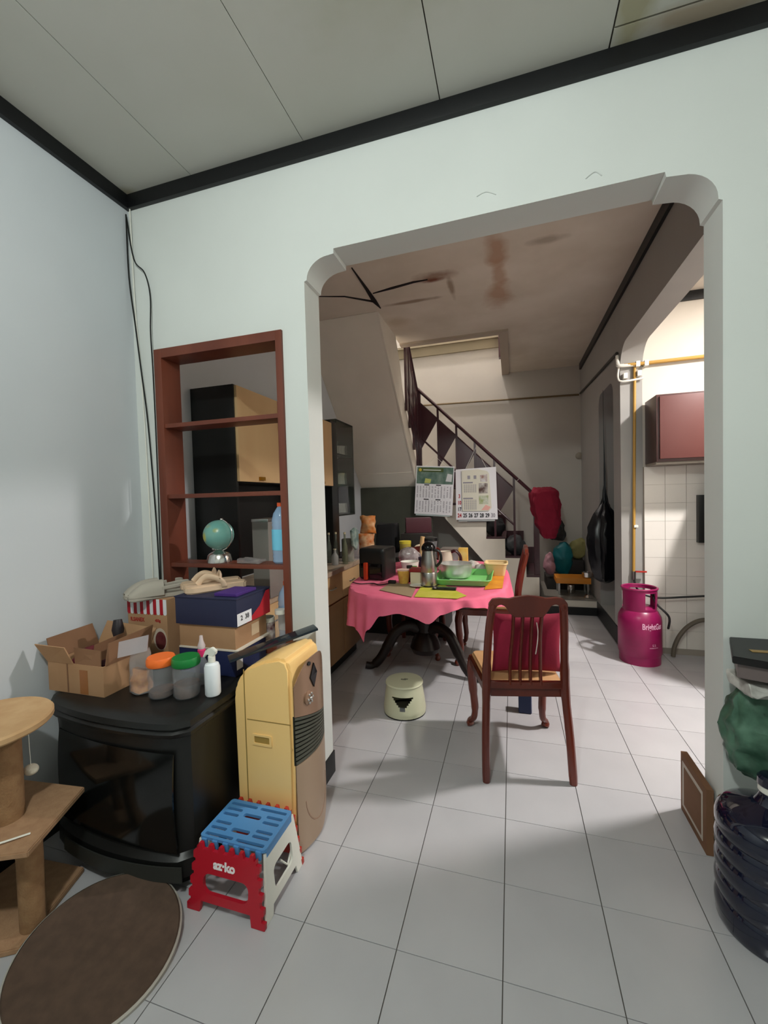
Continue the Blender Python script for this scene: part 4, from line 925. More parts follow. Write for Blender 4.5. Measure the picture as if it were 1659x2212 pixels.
# ------------------------------------------------------------------ gas cylinder
GX, GY = .945, 1.995
gs = thing('gas_cylinder', 'magenta cooking gas cylinder standing at the foot of the pillar', 'gas cylinder', (GX, GY, 0))
build('body', MB().lathe([(.10, .03), (.135, .045), (.15, .08), (.15, .33), (.145, .36), (.125, .40), (.09, .43), (.03, .44), (0, .44)], (GX, GY, 0), 48), M_gas, gs)
build('foot_ring', MB().lathe([(.135, 0), (.142, 0), (.142, .085), (.135, .085)], (GX, GY, 0), 48, cap=False), M_gas, gs)
def collar():
    b = MB(); bm = b.bm; nu, nv = 72, 14
    V = [[bm.verts.new((GX + (.117 + .004 * (j / nv)) * math.cos(2 * PI * i / nu), GY + (.117 + .004 * (j / nv)) * math.sin(2 * PI * i / nu), .40 + .175 * j / nv)) for j in range(nv + 1)] for i in range(nu)]
    for i in range(nu):
        a = (i + .5) / nu * 360
        for j in range(nv):
            z = (j + .5) / nv; hole = False
            for ca, hw in ((297, 24), (75, 40), (160, 25)):
                if abs((a - ca + 180) % 360 - 180) < hw and .16 < z < .84: hole = True
            if not hole: bm.faces.new((V[i][j], V[(i + 1) % nu][j], V[(i + 1) % nu][j + 1], V[i][j + 1]))
    bmesh.ops.recalc_face_normals(bm, faces=bm.faces); bm.normal_update(); bmesh.ops.solidify(bm, geom=bm.faces[:], thickness=.006)
    return b
build('collar', collar(), M_gas, gs)
build('collar_rim', MB().tube([(GX + .121 * math.cos(2 * PI * i / 48), GY + .121 * math.sin(2 * PI * i / 48), .575) for i in range(49)], .008, 8), M_gas, gs)
build('valve', MB().lathe([(.02, .44), (.02, .49), (.03, .49), (.03, .51), (.012, .52), (0, .52)], (GX, GY, 0), 16), M_blk, gs)
def wrap_text(s, size, z, ang, r=.1508, bold=.0, sx=1.0):
    b = text(s, size, Matrix.Identity(4), bold, .0003, sx)
    bmesh.ops.subdivide_edges(b.bm, edges=[e for e in b.bm.edges if e.calc_length() > .02], cuts=2)
    for v in b.bm.verts:
        a = ang + v.co.x / r; rr = r + v.co.z
        v.co = Vector((GX + rr * math.cos(a), GY + rr * math.sin(a), z + v.co.y))
    return b
Mgt = mat('pale_pink_print', (222, 170, 196), .5)
build('lettering', wrap_text('BrightGas', .062, .305, math.radians(-68), bold=.0012, sx=.64), Mgt, gs)
build('printed_lines', wrap_text('5.5', .024, .165, math.radians(-66), sx=1.0).add(wrap_text('======', .02, .145, math.radians(-66)).bm), Mgt, gs)

# ------------------------------------------------------------------ kitchen
kc = thing('kitchen_wall_cabinet', 'dark red-brown kitchen wall cabinet above the white tiles', 'cabinet', (1.4, 2.05, 1.54))
Mk = mat('mahogany', (66, 28, 26), .35, c2=(54, 22, 20), vs=4)
build('body', MB().box(1.042, 2.2, 1.90, 2.178, 1.54, 2.035, .001), Mk, kc)
for a in (1.06, 1.40, 1.74): build('door', MB().box(a, a + .33, 1.885, 1.90, 1.56, 2.02, .002), mat('mahogany_door', (80, 36, 32), .4), kc)
build('under_panel', MB().box(1.045, 2.2, 1.93, 2.178, 1.522, 1.54), mat('pale_panel', (150, 140, 128), .6), kc)
fr = thing('kitchen_fridge', 'dark grey fridge inside the kitchen, hidden behind the arch jamb', 'fridge', (1.69, 1.7, 0))
build('body', MB().box(1.47, 1.93, 1.33, 2.09, .02, 1.50, .015), mat('fridge_grey', (60, 60, 62), .4), fr)
build('door', MB().box(1.445, 1.47, 1.335, 2.085, .05, 1.49, .008), mat('fridge_grey', (60, 60, 62), .4), fr)
for x in (1.50, 1.90):
    for yv in (1.37, 2.05): build('foot', MB().lathe([(.02, 0), (.02, .022)], (x, yv, 0), 12), M_blk, fr)
single('hanging_board', MB().box(1.392, 1.47, 2.13, 2.18, .91, 1.283, .004), M_blk, 'dark flat board hanging on the kitchen tiles at the arch jamb', 'board')
arcp = [(1.195 + .01, 2.10, .012), (1.215, 2.10, .09), (1.25, 2.10, .18), (1.31, 2.10, .26), (1.39, 2.10, .31), (1.48, 2.10, .31), (1.56, 2.1, .24)]
single('drain_hose', MB().tube(smooth_pts(arcp), .016, 10), mat('grey_brown_hose', (96, 88, 76), .6), 'thick grey brown hose arching against the kitchen tiles', 'hose')

# ------------------------------------------------------------------ front room left: television with things on top
TVX0, TVX1 = -1.72, -1.046
def tv_outline(inset=0.0, bow=.06, yb=-.06):
    p = []
    n = 16
    for i in range(n + 1):
        u = i / n; x = TVX0 + inset + (TVX1 - TVX0 - 2 * inset) * u
        s = (2 * u - 1); e = (1 - abs(s) ** 10) ** .5 if abs(s) < 1 else 0
        yv = -.562 + .035 - (.035 * e) - .6 * bow * (1 - s * s) - .03 * (s * .5 + .5) + inset
        p.append((x, yv))
    p += [(TVX1 + .004 - inset, -.30), (TVX1 - .10 - inset, yb), (TVX0 + .06 + inset, yb), (TVX0 + inset, -.30)]
    return p
def loft(levels, cap=True):
    b = MB(); bm = b.bm; R = []
    for (z, ins, bow) in levels: R.append([bm.verts.new((x, y, z)) for x, y in tv_outline(ins, bow)])
    n = len(R[0])
    for A, D in zip(R[:-1], R[1:]):
        for i in range(n): bm.faces.new((A[i], A[(i + 1) % n], D[(i + 1) % n], D[i]))
    bm.faces.new(R[0][::-1]); bm.faces.new(R[-1]); bmesh.ops.recalc_face_normals(bm, faces=bm.faces); return b
tv = thing('television', 'big black tube television on the floor used as a table', 'television', (-1.37, -.33, 0))
M_tvb = mat('black_tv_shell', (22, 22, 21), .38)
build('base', loft([(0, .045, .05), (.035, .035, .06), (.05, .03, .06)]), mat('black_tv_base', (12, 12, 12), .5), tv)
build('shell', loft([(.05, .02, .06), (.06, .005, .075), (.12, .006, .075), (.135, .018, .06), (.50, .014, .05), (.535, .012, .05), (.545, .0, .06), (.56, -.004, .065), (.568, .003, .062), (.578, -.004, .065), (.595, .0, .06), (.606, .015, .05), (.61, .03, .04)]), M_tvb, tv)
def scr():
    b = MB()
    def f(u, v):
        x = -1.65 + .56 * u; s = (2 * u - 1) * .85; yv = -.562 - .034 * (1 - s * s) - .012 * (1 - (2 * v - 1) ** 2) - .03 * u + .010
        return (x, yv, .15 + .34 * v)
    b.grid(f, 20, 10, thick=.006); return b
build('screen', scr(), mat('tube_screen', (14, 15, 14), .12), tv)
def grl():
    b = MB()
    def f(u, v):
        x = -1.60 + .53 * u; s = (x - (TVX0 + TVX1) / 2) / ((TVX1 - TVX0) / 2); yv = -.5635 - .053 * (1 - s * s) - .03 * (s * .5 + .5)
        return (x, yv, .062 + .052 * v)
    b.grid(f, 20, 2, thick=.004); return b
build('speaker_strip', grl(), mat('charcoal_strip', (46, 47, 44), .5), tv)
TT = .6105
# open carton
ct = thing('open_carton', 'open brown cardboard carton with raised flaps on the television', 'carton', (-1.60, -.30, TT))
x0, x1, y0, y1, z0, z1 = -1.745, -1.462, -.525, -.315, TT, .725
e = .004
build('body', MB().box(x0, x1, y0, y1, z0, z0 + e).box(x0, x1, y0, y0 + e, z0 + e, z1).box(x0, x1, y1 - e, y1, z0 + e, z1).box(x0, x0 + e, y0 + e, y1 - e, z0 + e, z1).box(x1 - e, x1, y0 + e, y1 - e, z0 + e, z1), M_card, ct)
def flap(pts4, th=.004):
    b = MB(); bm = b.bm; P = [Vector(p) for p in pts4]; n = (P[1] - P[0]).cross(P[2] - P[1]).normalized() * th / 2
    v = [bm.verts.new(p + s * n) for s in (1, -1) for p in P]
    bm.faces.new(v[:4]); bm.faces.new(v[4:][::-1])
    for i in range(4): bm.faces.new((v[i], v[4 + i], v[4 + (i + 1) % 4], v[(i + 1) % 4]))
    bmesh.ops.recalc_face_normals(bm, faces=bm.faces); return b
build('flap', flap([(x0, y0, z1), (x0 + .135, y0, z1), (x0 + .12, y0 - .02, z1 + .068), (x0 - .02, y0 - .03, z1 + .075)]), M_card, ct)
build('flap', flap([(x0 + .14, y0 + .004, z1 - .002), (x1 - .015, y0 + .004, z1 - .002), (x1 - .03, y0 + .02, z1 + .052), (x0 + .13, y0 + .01, z1 + .06)]), M_card_d, ct)
build('flap', flap([(x1, y0 + .01, z1), (x1, y1, z1), (x1 + .01, y1 + .012, z1 + .095), (x1 - .005, y0 + .03, z1 + .078)]), M_card_d, ct)
build('flap', flap([(x0 + .004, y0 + .01, z1), (x0 + .004, y1, z1), (x0 - .03, y1, z1 + .085), (x0 - .03, y0 + .02, z1 + .08)]), M_card_d, ct)
build('flap', flap([(x0, y1, z1), (x1, y1, z1), (x1 - .01, y1 + .05, z1 + .068), (x0, y1 + .05, z1 + .085)]), M_card, ct)
build('inner_divider', flap([(x0 + .175, y0 + .03, z0 + .01), (x0 + .175, y1 - .01, z0 + .01), (x0 + .16, y1 - .01, z1 + .06), (x0 + .17, y0 + .06, z1 + .055)]), M_card_d, ct)
build('packing_tape', MB().box(x0 + .165, x0 + .205, y0 - .0012, y0 - .0002, z0 + .003, z1 - .02), mat('brown_tape', (150, 96, 54), .25), ct)
build('packing_tape', MB().box(x0 + .10, x0 + .106, y0 - .0012, y0 - .0002, z0 + .003, z1), M_card_d, ct)
M_mcl = mat('maroon_rag', (92, 26, 34), .85)
lump('red_rag', (-1.66, -.42, .70), .05, (.8, 1.5, .9), M_mcl, 'dark red rag lying inside the open carton along its left side', 'cloth', .02, 14)
lump('maroon_rag', (-1.52, -.45, .69), .05, (.8, 1.0, .8), mat('dark_maroon', (60, 14, 22), .8), 'dark maroon bundle at the front right inside the open carton', 'cloth', .018, 14)
single('dark_brush', MB().tube([(-1.60, -.335, .63), (-1.60, -.338, .75), (-1.605, -.335, .80), (-1.61, -.33, .84)], [.012, .014, .024, .016], 12), mat('dark_rubber', (36, 30, 34), .5), 'dark rubber-headed brush sticking out of the open carton', 'brush')
# striped snack carton
sn = thing('striped_snack_carton', 'tall kraft carton with a red and white striped awning top', 'carton', (-1.637, -.085, TT))
build('body', MB().box(-1.752, -1.522, -.155, -.015, TT + .0005, .886, .002), mat('kraft_card', (184, 144, 108), .8, c2=(174, 134, 98), vs=8), sn)
sw = .23 / 12
for i in range(12):
    xa = -1.752 + i * sw
    outl = [(xa, .886), (xa, .822)] + [(xa + sw / 2 - sw / 2 * math.cos(PI * k / 6), .822 - sw / 2 * math.sin(PI * k / 6)) for k in range(1, 6)] + [(xa + sw, .822), (xa + sw, .886)]
    build('awning_stripe', MB().prism(outl, 'y', -.1565, -.1552), M_redcard if i % 2 == 0 else M_pap, sn)
build('lettering', text('R.SANEX', .026, XZ(-.1558, -1.695, .786), .0008, .0004, .8), mat('red_print', (170, 44, 40), .6), sn)
build('lettering', text('450g', .018, XZ(-.1558, -1.575, .786), .0006, .0004, .9), mat('red_print', (170, 44, 40), .6), sn)
build('logo', plate(circ(-1.69, .715, .030), [circ(-1.69, .715, .023)], .0008, XZ(-.1556)), mat('brown_print', (110, 50, 34), .6), sn)
build('logo', plate(circ(-1.565, .70, .038, 30, .052), [], .0008, XZ(-.1556)), mat('pale_print2', (206, 190, 170), .6), sn)
build('picture', plate(circ(-1.562, .695, .030, 30, .042), [], .0008, XZ(-.1564)), mat('maroon_print2', (96, 34, 40), .6, c2=(120, 60, 56), vs=30), sn)
# grey clogs on the carton
M_clog = mat('grey_foam', (176, 168, 156), .7)
def clog(cx, cy, rz, label):
    t = thing('grey_clog', label, 'shoe', (cx, cy, .8865), rz, 'grey foam clogs', local=True)
    L = .24
    sole = [(-.038, 0), (-.036, .06), (-.032, .11), (-.038, .16), (-.046, .20), (-.043, .226), (-.030, .246), (0, .254), (.030, .246), (.043, .226), (.046, .20), (.040, .15), (.034, .10), (.036, .05), (.034, 0), (.02, -.012), (-.02, -.012)]
    build('sole', MB().prism(sole, 'z', 0, .022, .005), M_clog, t)
    b = MB()
    def f(u, v):   # upper vamp: arch over the front half
        yv = .10 + .148 * v; w = .045 * (1 - max(0, (v - .55) / .45) ** 4 * .62) ** .5
        hgt = .056 * (1 - v ** 3.2) + .014; a = PI * u
        return (-w * math.cos(a), yv, .018 + hgt * math.sin(a) ** .8)
    b.grid(f, 18, 14, thick=.004); build('upper', b, M_clog, t)
    build('heel_strap', MB().tube(smooth_pts([(-.04, .11, .05), (-.042, .04, .055), (-.03, -.005, .06), (0, -.02, .062), (.03, -.005, .06), (.042, .04, .055), (.04, .11, .05)]), .008, 8, flat=(.5, 1.2)), M_clog, t)
    t.scale = (.95, .95, .95)
    build('vent_hole', MB().lathe([(.016, 0), (.016, .003), (0, .004)], (0, 0, 0), 16, sx=1.3, sy=.6, M=TR((.030, .16, .058), (0, math.radians(52), 0))), mat('dark_grey_hole', (86, 82, 78), .8), t)
    return t
clog(-1.528, -.032, math.radians(143), 'grey foam clog on the striped carton, front one of the pair')
clog(-1.601, .006, math.radians(149), 'grey foam clog on the striped carton, rear one against the wall corner')
# shoe box stack
BX0, BX1 = -1.365, -1.088
nb = thing('lower_navy_box', 'navy blue shoe box at the bottom of the stack on the television', 'box', (-1.22, -.15, TT))
build('body', MB().box(BX0, BX1, -.255, -.03, TT + .0005, .715, .002), mat('navy_card2', (24, 34, 74), .6), nb)
build('side_label', MB().box(BX1 + .0002, BX1 + .001, -.245, -.205, .635, .675), M_pap, nb)
bb_ = thing('brown_shoe_box', 'plain brown shoe box in the middle of the stack', 'box', (-1.22, -.14, .7155))
build('body', MB().box(BX0 + .003, BX1 + .003, -.252, -.025, .7225, .818, .002), M_card, bb_)
build('side_window', MB().box(BX1 + .0032, BX1 + .004, -.14, -.085, .745, .795), mat('window_print', (196, 172, 140), .6), bb_)
build('white_lid', MB().box(BX0 + .003, BX1 + .018, -.258, -.02, .7158, .7225, .001), mat('off_white_card', (206, 196, 182), .7), bb_)
nv_ = thing('upper_navy_box', 'dark navy shoe box with a red end on top of the stack', 'box', (-1.22, -.14, .8185))
build('body', MB().box(BX0 - .005, BX1 + .022, -.262, -.02, .8187, .930, .002), M_navy, nv_)
build('lid', MB().box(BX0 - .008, BX1 + .025, -.265, -.017, .930, .936, .002), M_navy, nv_)
build('red_end', MB().prism([(-.20, .8195), (-.022, .8195), (-.022, .925), (-.05, .925), (-.10, .87)], 'x', BX1 + .0222, BX1 + .0232), M_redcard, nv_, label='red triangular end print')
lb = build('size_label', MB().box(BX1 + .0234, BX1 + .0242, -.262, -.165, .822, .872), M_pap, nv_)
build('lettering', text('2  38', .028, YZ(BX1 + .0246, -.212, .85), .0006, .0003), M_ink, lb)
# beige sandals
M_san = mat('beige_foam', (206, 178, 150), .7)
def sandal(cx, cy, rz, z, label, tilt=0):
    t = thing('beige_sandal', label, 'shoe', (cx, cy, z), rz, 'beige thong sandals', local=True)
    sole = [(-.034, 0), (-.033, .06), (-.033, .11), (-.041, .16), (-.045, .20), (-.042, .226), (-.028, .244), (0, .25), (.028, .244), (.041, .226), (.044, .20), (.040, .15), (.033, .10), (.034, .05), (.032, 0), (.018, -.012), (-.018, -.012)]
    build('sole', MB().prism(sole, 'z', .0005, .032, .006), M_san, t)
    build('strap', MB().tube(smooth_pts([(0, .195, .034), (-.005, .17, .058), (-.02, .14, .064), (-.038, .10, .045), (-.038, .09, .02)]), .008, 8, flat=(.6, 1.5)), M_san, t)
    build('strap', MB().tube(smooth_pts([(0, .195, .034), (.005, .17, .058), (.02, .14, .064), (.038, .10, .045), (.038, .09, .02)]), .008, 8, flat=(.6, 1.5)), M_san, t)
    build('strap_bridge', MB().tube(smooth_pts([(-.034, .105, .05), (-.018, .10, .07), (.018, .10, .07), (.034, .105, .05)]), .010, 8, flat=(.5, 1.6)), M_san, t)
    return t
sandal(-1.185, -.045, math.radians(138), .9365, 'beige foam thong sandal on the navy box, front one of the pair')
sandal(-1.262, .018, math.radians(138), .9365, 'beige foam thong sandal on the navy box, rear one of the pair')
single('purple_cloth', MB().box(-1.19, -1.08, -.24, -.10, .9365, .950, .005, 3), mat('purple_cloth', (66, 34, 112), .8), 'folded purple cloth on the navy box beside the sandals', 'cloth')
# snack sachet, jars, spray, pink bottle
bg = thing('snack_bag', 'clear plastic bag of golden snacks beside the open carton', 'bag', (-1.365, -.45, TT))
def sbag(z0, z1, w, d):
    b = MB()
    def f(u, v):
        a = 2 * PI * u; q = 1 - .65 * max(0, v - .5) * 2
        return (-1.365 + w * math.cos(a), -.45 + d * math.sin(a) * q, z0 + (z1 - z0) * v)
    b.grid(f, 28, 14, closed=True); b.crumple(.006, 30); return b
b = sbag(TT + .006, .70, .040, .030); b.crumple(.004, 50)
build('snacks', b, mat('golden_snacks', (190, 128, 62), .6, c2=(160, 98, 44), vs=50), bg, kind='stuff')
b = sbag(TT + .003, .785, .046, .034)
build('film', b, M_clear2, bg)
build('seal', flap([(-1.43, -.49, .75), (-1.32, -.46, .775), (-1.315, -.455, .835), (-1.425, -.485, .81)]), mat('milky_film', (204, 196, 200), .3, alpha=.5), bg)
def jar(x, y, lidc, lidn, cont, label):
    t = thing('storage_jar', label, 'jar', (x, y, TT))
    r = .047
    build('glass', MB().lathe([(r * .9, .002), (r, .01), (r, .045), (r * .95, .055), (r, .07), (r, .105), (r * .9, .12)], (x, y, TT), 32, cap=False), M_clear, t)
    build('contents', MB().lathe([(r * .85, .004), (r * .92, .012), (r * .92, cont), (0, cont + .006)], (x, y, TT), 24), mat('dark_contents', (92, 66, 52), .6, c2=(60, 44, 40), vs=30), t)
    build('lid', MB().lathe([(r * 1.02, .118), (r * 1.06, .122), (r * 1.06, .14), (r * .98, .148), (0, .148)], (x, y, TT), 32), mat(lidn, lidc, .4), t)
jar(-1.262, -.455, (236, 110, 40), 'orange_lid', .025, 'clear jar with a bright orange lid on the television')
jar(-1.166, -.435, (16, 116, 50), 'green_lid', .05, 'clear jar with a green lid and brown contents on the television')
sp = thing('spray_bottle', 'white plastic spray bottle at the front of the television', 'spray bottle', (-1.076, -.405, TT))
build('body', MB().lathe([(.025, .001), (.028, .006), (.028, .105), (.024, .117), (.012, .122), (.011, .135)], (-1.076, -.405, TT), 28), mat('bright_white_plastic', (226, 230, 234), .35), sp)
build('collar', MB().lathe([(.013, .124), (.013, .145)], (-1.076, -.405, TT), 16), M_white, sp)
build('trigger', MB().prism([(-1.10, .775), (-1.085, .785), (-1.070, .79), (-1.052, .778), (-1.055, .765), (-1.066, .758), (-1.066, .74), (-1.086, .74), (-1.086, .762), (-1.096, .760), (-1.108, .748), (-1.111, .752)], 'y', -.412, -.398, .002), M_white, sp)
pk = thing('pink_neck_bottle', 'small clear bottle with a pink neck behind the green-lidded jar', 'bottle', (-1.185, -.33, TT))
build('body', MB().lathe([(.022, .001), (.026, .006), (.026, .07), (.012, .10), (.011, .11)], (-1.185, -.33, TT), 20), M_clear, pk)
build('neck', MB().lathe([(.012, .108), (.015, .118), (.015, .135), (.010, .14)], (-1.185, -.33, TT), 20), mat('hot_pink', (220, 50, 110), .4), pk)
build('nozzle', MB().lathe([(.013, .139), (.015, .15), (.008, .17), (.006, .19), (0, .192)], (-1.185, -.33, TT), 20), mat('milky_plastic', (206, 190, 190), .4), pk)

# ------------------------------------------------------------------ air cooler
ac = thing('air_cooler', 'yellow and bronze tower air cooler standing beside the television', 'air cooler', (-.90, -.2, 0))
cp = [(-1.03, .03), (-1.035, .58), (-1.026, .62), (-1.0, .665), (-.965, .70), (-.90, .728), (-.83, .745), (-.80, .735), (-.785, .70), (-.782, .40), (-.788, .03)]
b = MB().prism(cp, 'y', -.345, -.10, .012)
build('shell', b, M_yel, ac)
build('shell_seam', MB().box(-.985, -.981, -.3462, -.3448, .04, .69), mat('yellow_shadow_gap', (150, 120, 60), .6), ac)
build('shell_seam', MB().box(-.975, -.79, -.3462, -.3448, .498, .501), mat('yellow_shadow_gap', (150, 120, 60), .6), ac)
hp = build('recessed_handle', plate(rrect(-.955, -.87, .405, .448, .006), [rrect(-.945, -.88, .414, .440, .003)], .006, XZ(-.3465)), M_yel, ac)
build('handle_recess', MB().box(-.945, -.88, -.3462, -.3455, .414, .440), mat('yellow_recess', (160, 128, 62), .6), hp)
# bowed front (faces +X): grid over y,z
def front(y0, y1, zf0, zf1, off=0.0, ny=14, nz=20, th=.004):
    b = MB()
    def f(u, v):
        yv = y0 + (y1 - y0) * u; s = (yv + .2225) / .125
        za, zb = zf0(yv), zf1(yv); z = za + (zb - za) * v
        return (-.779 + .032 * (1 - s * s) + off, yv, z)
    b.grid(f, ny, nz, thick=th); return b
def topz(y): s = (y + .2225) / .125; return .725 - .10 * abs(s) ** 3
def botz(y): s = (y + .2225) / .125; return .012 + .10 * (max(0, s)) ** 2 * 1.2
mid1 = lambda y: .53 - (y + .345) * .28
mid2 = lambda y: .345 + (y + .345) * .05
ctl = build('control_panel', front(-.342, -.103, mid1, topz), M_bronze, ac)
build('lower_front', front(-.342, -.103, botz, mid2), M_taupe, ac)
build('grille_back', front(-.34, -.105, mid2, mid1, -.008), mat('grille_shadow', (34, 36, 32), .6), ac)
for k in range(11):
    f0 = (k + .25) / 11.0; f1 = (k + .85) / 11.0
    build('grille_slat', front(-.341, -.104, lambda y, f0=f0: mid2(y) + (mid1(y) - mid2(y)) * f0, lambda y, f1=f1: mid2(y) + (mid1(y) - mid2(y)) * f1, .0, 10, 1, .004), M_grille, ac)
def on_front(pts, off):
    b = MB(); bm = b.bm; A = []; D = []
    for (yv, z) in pts:
        s = (yv + .2225) / .125; x = -.779 + .032 * (1 - s * s)
        A.append(bm.verts.new((x + off, yv, z))); D.append(bm.verts.new((x, yv, z)))
    bm.faces.new(A); bm.faces.new(D[::-1]); n = len(A)
    for i in range(n): bm.faces.new((A[i], D[i], D[(i + 1) % n], A[(i + 1) % n]))
    bmesh.ops.recalc_face_normals(bm, faces=bm.faces); return b
build('display', on_front([(-.268, .648), (-.243, .698), (-.22, .655), (-.245, .605)], .009), M_blk_gloss, ctl)
build('button', on_front(circ(-.272, .705, .008, 12), .009), M_blk_gloss, ctl)
dl = build('dial', MB().lathe([(.026, 0), (.027, .006), (.02, .01), (0, .012)], (0, 0, 0), 24, M=TR((-.754, -.275, .575), (0, PI / 2, 0))), M_bronze, ctl)
dts = MB()
for i in range(6): dts.sphere((-.741, -.275 + .017 * math.cos(i * PI / 3), .575 + .017 * math.sin(i * PI / 3)), .0055, seg=10)
dts.sphere((-.740, -.275, .575), .008, seg=12)
build('dial_buttons', dts, M_steel, dl)
def ovalring():
    b = MB(); P = []
    for i in range(41):
        a = PI * 1.02 + PI * 1.0 * i / 40; yv = -.225 + .082 * math.cos(a); z = .20 + .12 * math.sin(a)
        s = (yv + .2225) / .125; P.append((-.777 + .032 * (1 - s * s), yv, z))
    b.tube(P, .0035, 6); return b
build('curved_groove', ovalring(), M_bronze, ac)
build('foot_base', MB().box(-1.02, -.785, -.335, -.11, .008, .035, .01), M_taupe, ac)
for x in (-1.0, -.81):
    for yv in (-.32, -.13): build('castor', MB().lathe([(.010, 0), (.012, .006), (.012, .012)], (x, yv, 0), 12), M_blk, ac)
# dark glass slab lying on the cooler
gb = MB().box(-.185, .18, -.006, .06, 0, .010, .002, M=TR((-.925, -.205, .738), (math.radians(0), math.radians(-11), math.radians(43))))
single('dark_glass_board', gb, mat('blue_black_glass', (26, 36, 44), .12), 'thin dark blue-black board lying tilted on top of the air cooler', 'board')

# ------------------------------------------------------------------ folding step stool
fs = thing('folding_step_stool', 'red white and blue folding plastic step stool on the tiles', 'step stool', (-.893, -.47, 0))
tx0, tx1, ty0, ty1, tz_ = -1.015, -.765, -.572, -.395, .218
holes = []
W_, L_ = tx1 - tx0, ty1 - ty0
for (u0, u1, v) in [(.05, .48, .10), (.53, .95, .10), (.05, .30, .26), (.70, .95, .26), (.05, .30, .40), (.70, .95, .38), (.36, .64, .30), (.05, .30, .62), (.70, .95, .60), (.36, .64, .68), (.05, .30, .76), (.70, .95, .74), (.05, .48, .90), (.53, .95, .90)]:
    hh = .0085 if not (u0 == .36) else .0125
    holes.append(rrect(tx0 + u0 * W_, tx0 + u1 * W_, ty0 + v * L_ - hh / 1, ty0 + v * L_ + hh * .4, hh * .6, 3))
build('top', plate(rrect(tx0, tx1, ty0, ty1, .012), holes, .010, XY(tz_ - .005)), M_blue, fs, smooth=30)
build('top_rim', MB().box(tx0, tx0 + .006, ty0 + .01, ty1 - .01, tz_ - .03, tz_ - .009).box(tx1 - .006, tx1, ty0 + .01, ty1 - .01, tz_ - .03, tz_ - .009), M_blue, fs)
bk = MB()
for i in range(6):
    xa = tx0 + .012 + i * (W_ - .024) / 5.5
    bk.box(xa, xa + .020, ty0 - .006, ty0 + .004, tz_ - .032, tz_ - .004, .003)
build('blue_teeth', bk, M_blue, fs)
# front red panel, slightly flared: local outline (x, z)
def fpanel():
    w0, w1, h = .142, .116, tz_ - .012
    L = []
    n = 5
    for i in range(n):   # left side upward with teeth
        za, zb = h * i / n, h * (i + 1) / n
        wa = w0 + (w1 - w0) * i / n; L += [(-wa - .003, za), (-wa - .004, (za * .5 + zb * .5)), (-wa + .009, (za * .5 + zb * .5) + .001), (-wa + .010, zb - .001)]
    T = []
    for i in range(6):
        xa = -w1 + .008 + i * (2 * w1 - .02) / 5.5
        T += [(xa, h - .010), (xa + .004, h + .008), (xa + .015, h + .008), (xa + .019, h - .010)]
    Rr = [(-x, z) for x, z in L[::-1]]
    B = [(w0 - .045, 0), (w0 - .05, .035), (-(w0 - .05), .035), (-(w0 - .045), 0)]
    return L + T + Rr + B, [rrect(-.085, .085, .062, .125, .025, 5)]
o_, h_ = fpanel()
slant = math.radians(5)
Mf = Matrix.Translation((-.893, -.608, .001)) @ Matrix.Rotation(-slant, 4, 'X') @ XZ(0)
build('front_panel', plate(o_, h_, .012, Mf), M_red, fs, smooth=30)
Mb = Matrix.Translation((-.893, -.362, .001)) @ Matrix.Rotation(slant, 4, 'X') @ XZ(0)
build('rear_panel', plate(o_, h_, .012, Mb), mat('orange_red_plastic', (176, 50, 36), .4), fs, smooth=30)
build('lettering', text('az·ko', .038, Mf @ Matrix.Translation((-.005, .158, .0068)), .0016, .0006), mat('white_print_p', (236, 230, 230), .5), fs)
so = [(-.122, 0), (-.105, .2), (.105, .2), (.122, 0), (.085, 0), (.075, .035), (-.075, .035), (-.085, 0)]
so = [(-.125, 0), (-.085, 0), (-.078, .03), (.068, .03), (.075, 0), (.112, 0), (.085, .202), (-.092, .202)]
for sgn, xx in ((1, -.753), (-1, -1.033)):
    Ms = Matrix.Translation((xx, -.475, .001)) @ Matrix.Rotation(-sgn * math.radians(5), 4, 'Y') @ YZ(0)
    build('side_panel', plate(so, [rrect(-.06, .055, .06, .135, .02, 4)], .008, Ms), M_white, fs, smooth=30)
build('latch', MB().tube([(-.775, -.47, .10), (-.766, -.44, .06), (-.77, -.40, .09)], .004, 6), M_white, fs)

# ------------------------------------------------------------------ scratching disc
ds = thing('round_scratcher', 'large round brown felt disc lying on the floor in front of the cat tree', 'pet scratcher', (-1.172, -.812, 0), local=True)
Md_ = TR((0, 0, .030), (math.radians(5), math.radians(7), 0)) @ Matrix.Scale(1.09, 4)
build('felt_top', MB().lathe([(0, .012), (.10, .010), (.165, .012), (.192, .016), (.196, .012), (.196, .006), (0, .006)], (0, 0, 0), 64, M=Md_), mat('brown_felt', (84, 66, 54), .95, c2=(74, 58, 47), vs=30, bump=.2, bs=200), ds)
build('rim', MB().lathe([(.190, -.012), (.199, -.010), (.201, .010), (.196, .014)], (0, 0, 0), 64, cap=False, M=Md_), mat('pale_grey_rim', (172, 166, 156), .6), ds)
build('underside', MB().lathe([(0, -.020), (.12, -.022), (.185, -.012), (.193, .0), (.193, .004)], (0, 0, 0), 64, M=Md_), M_blk, ds)

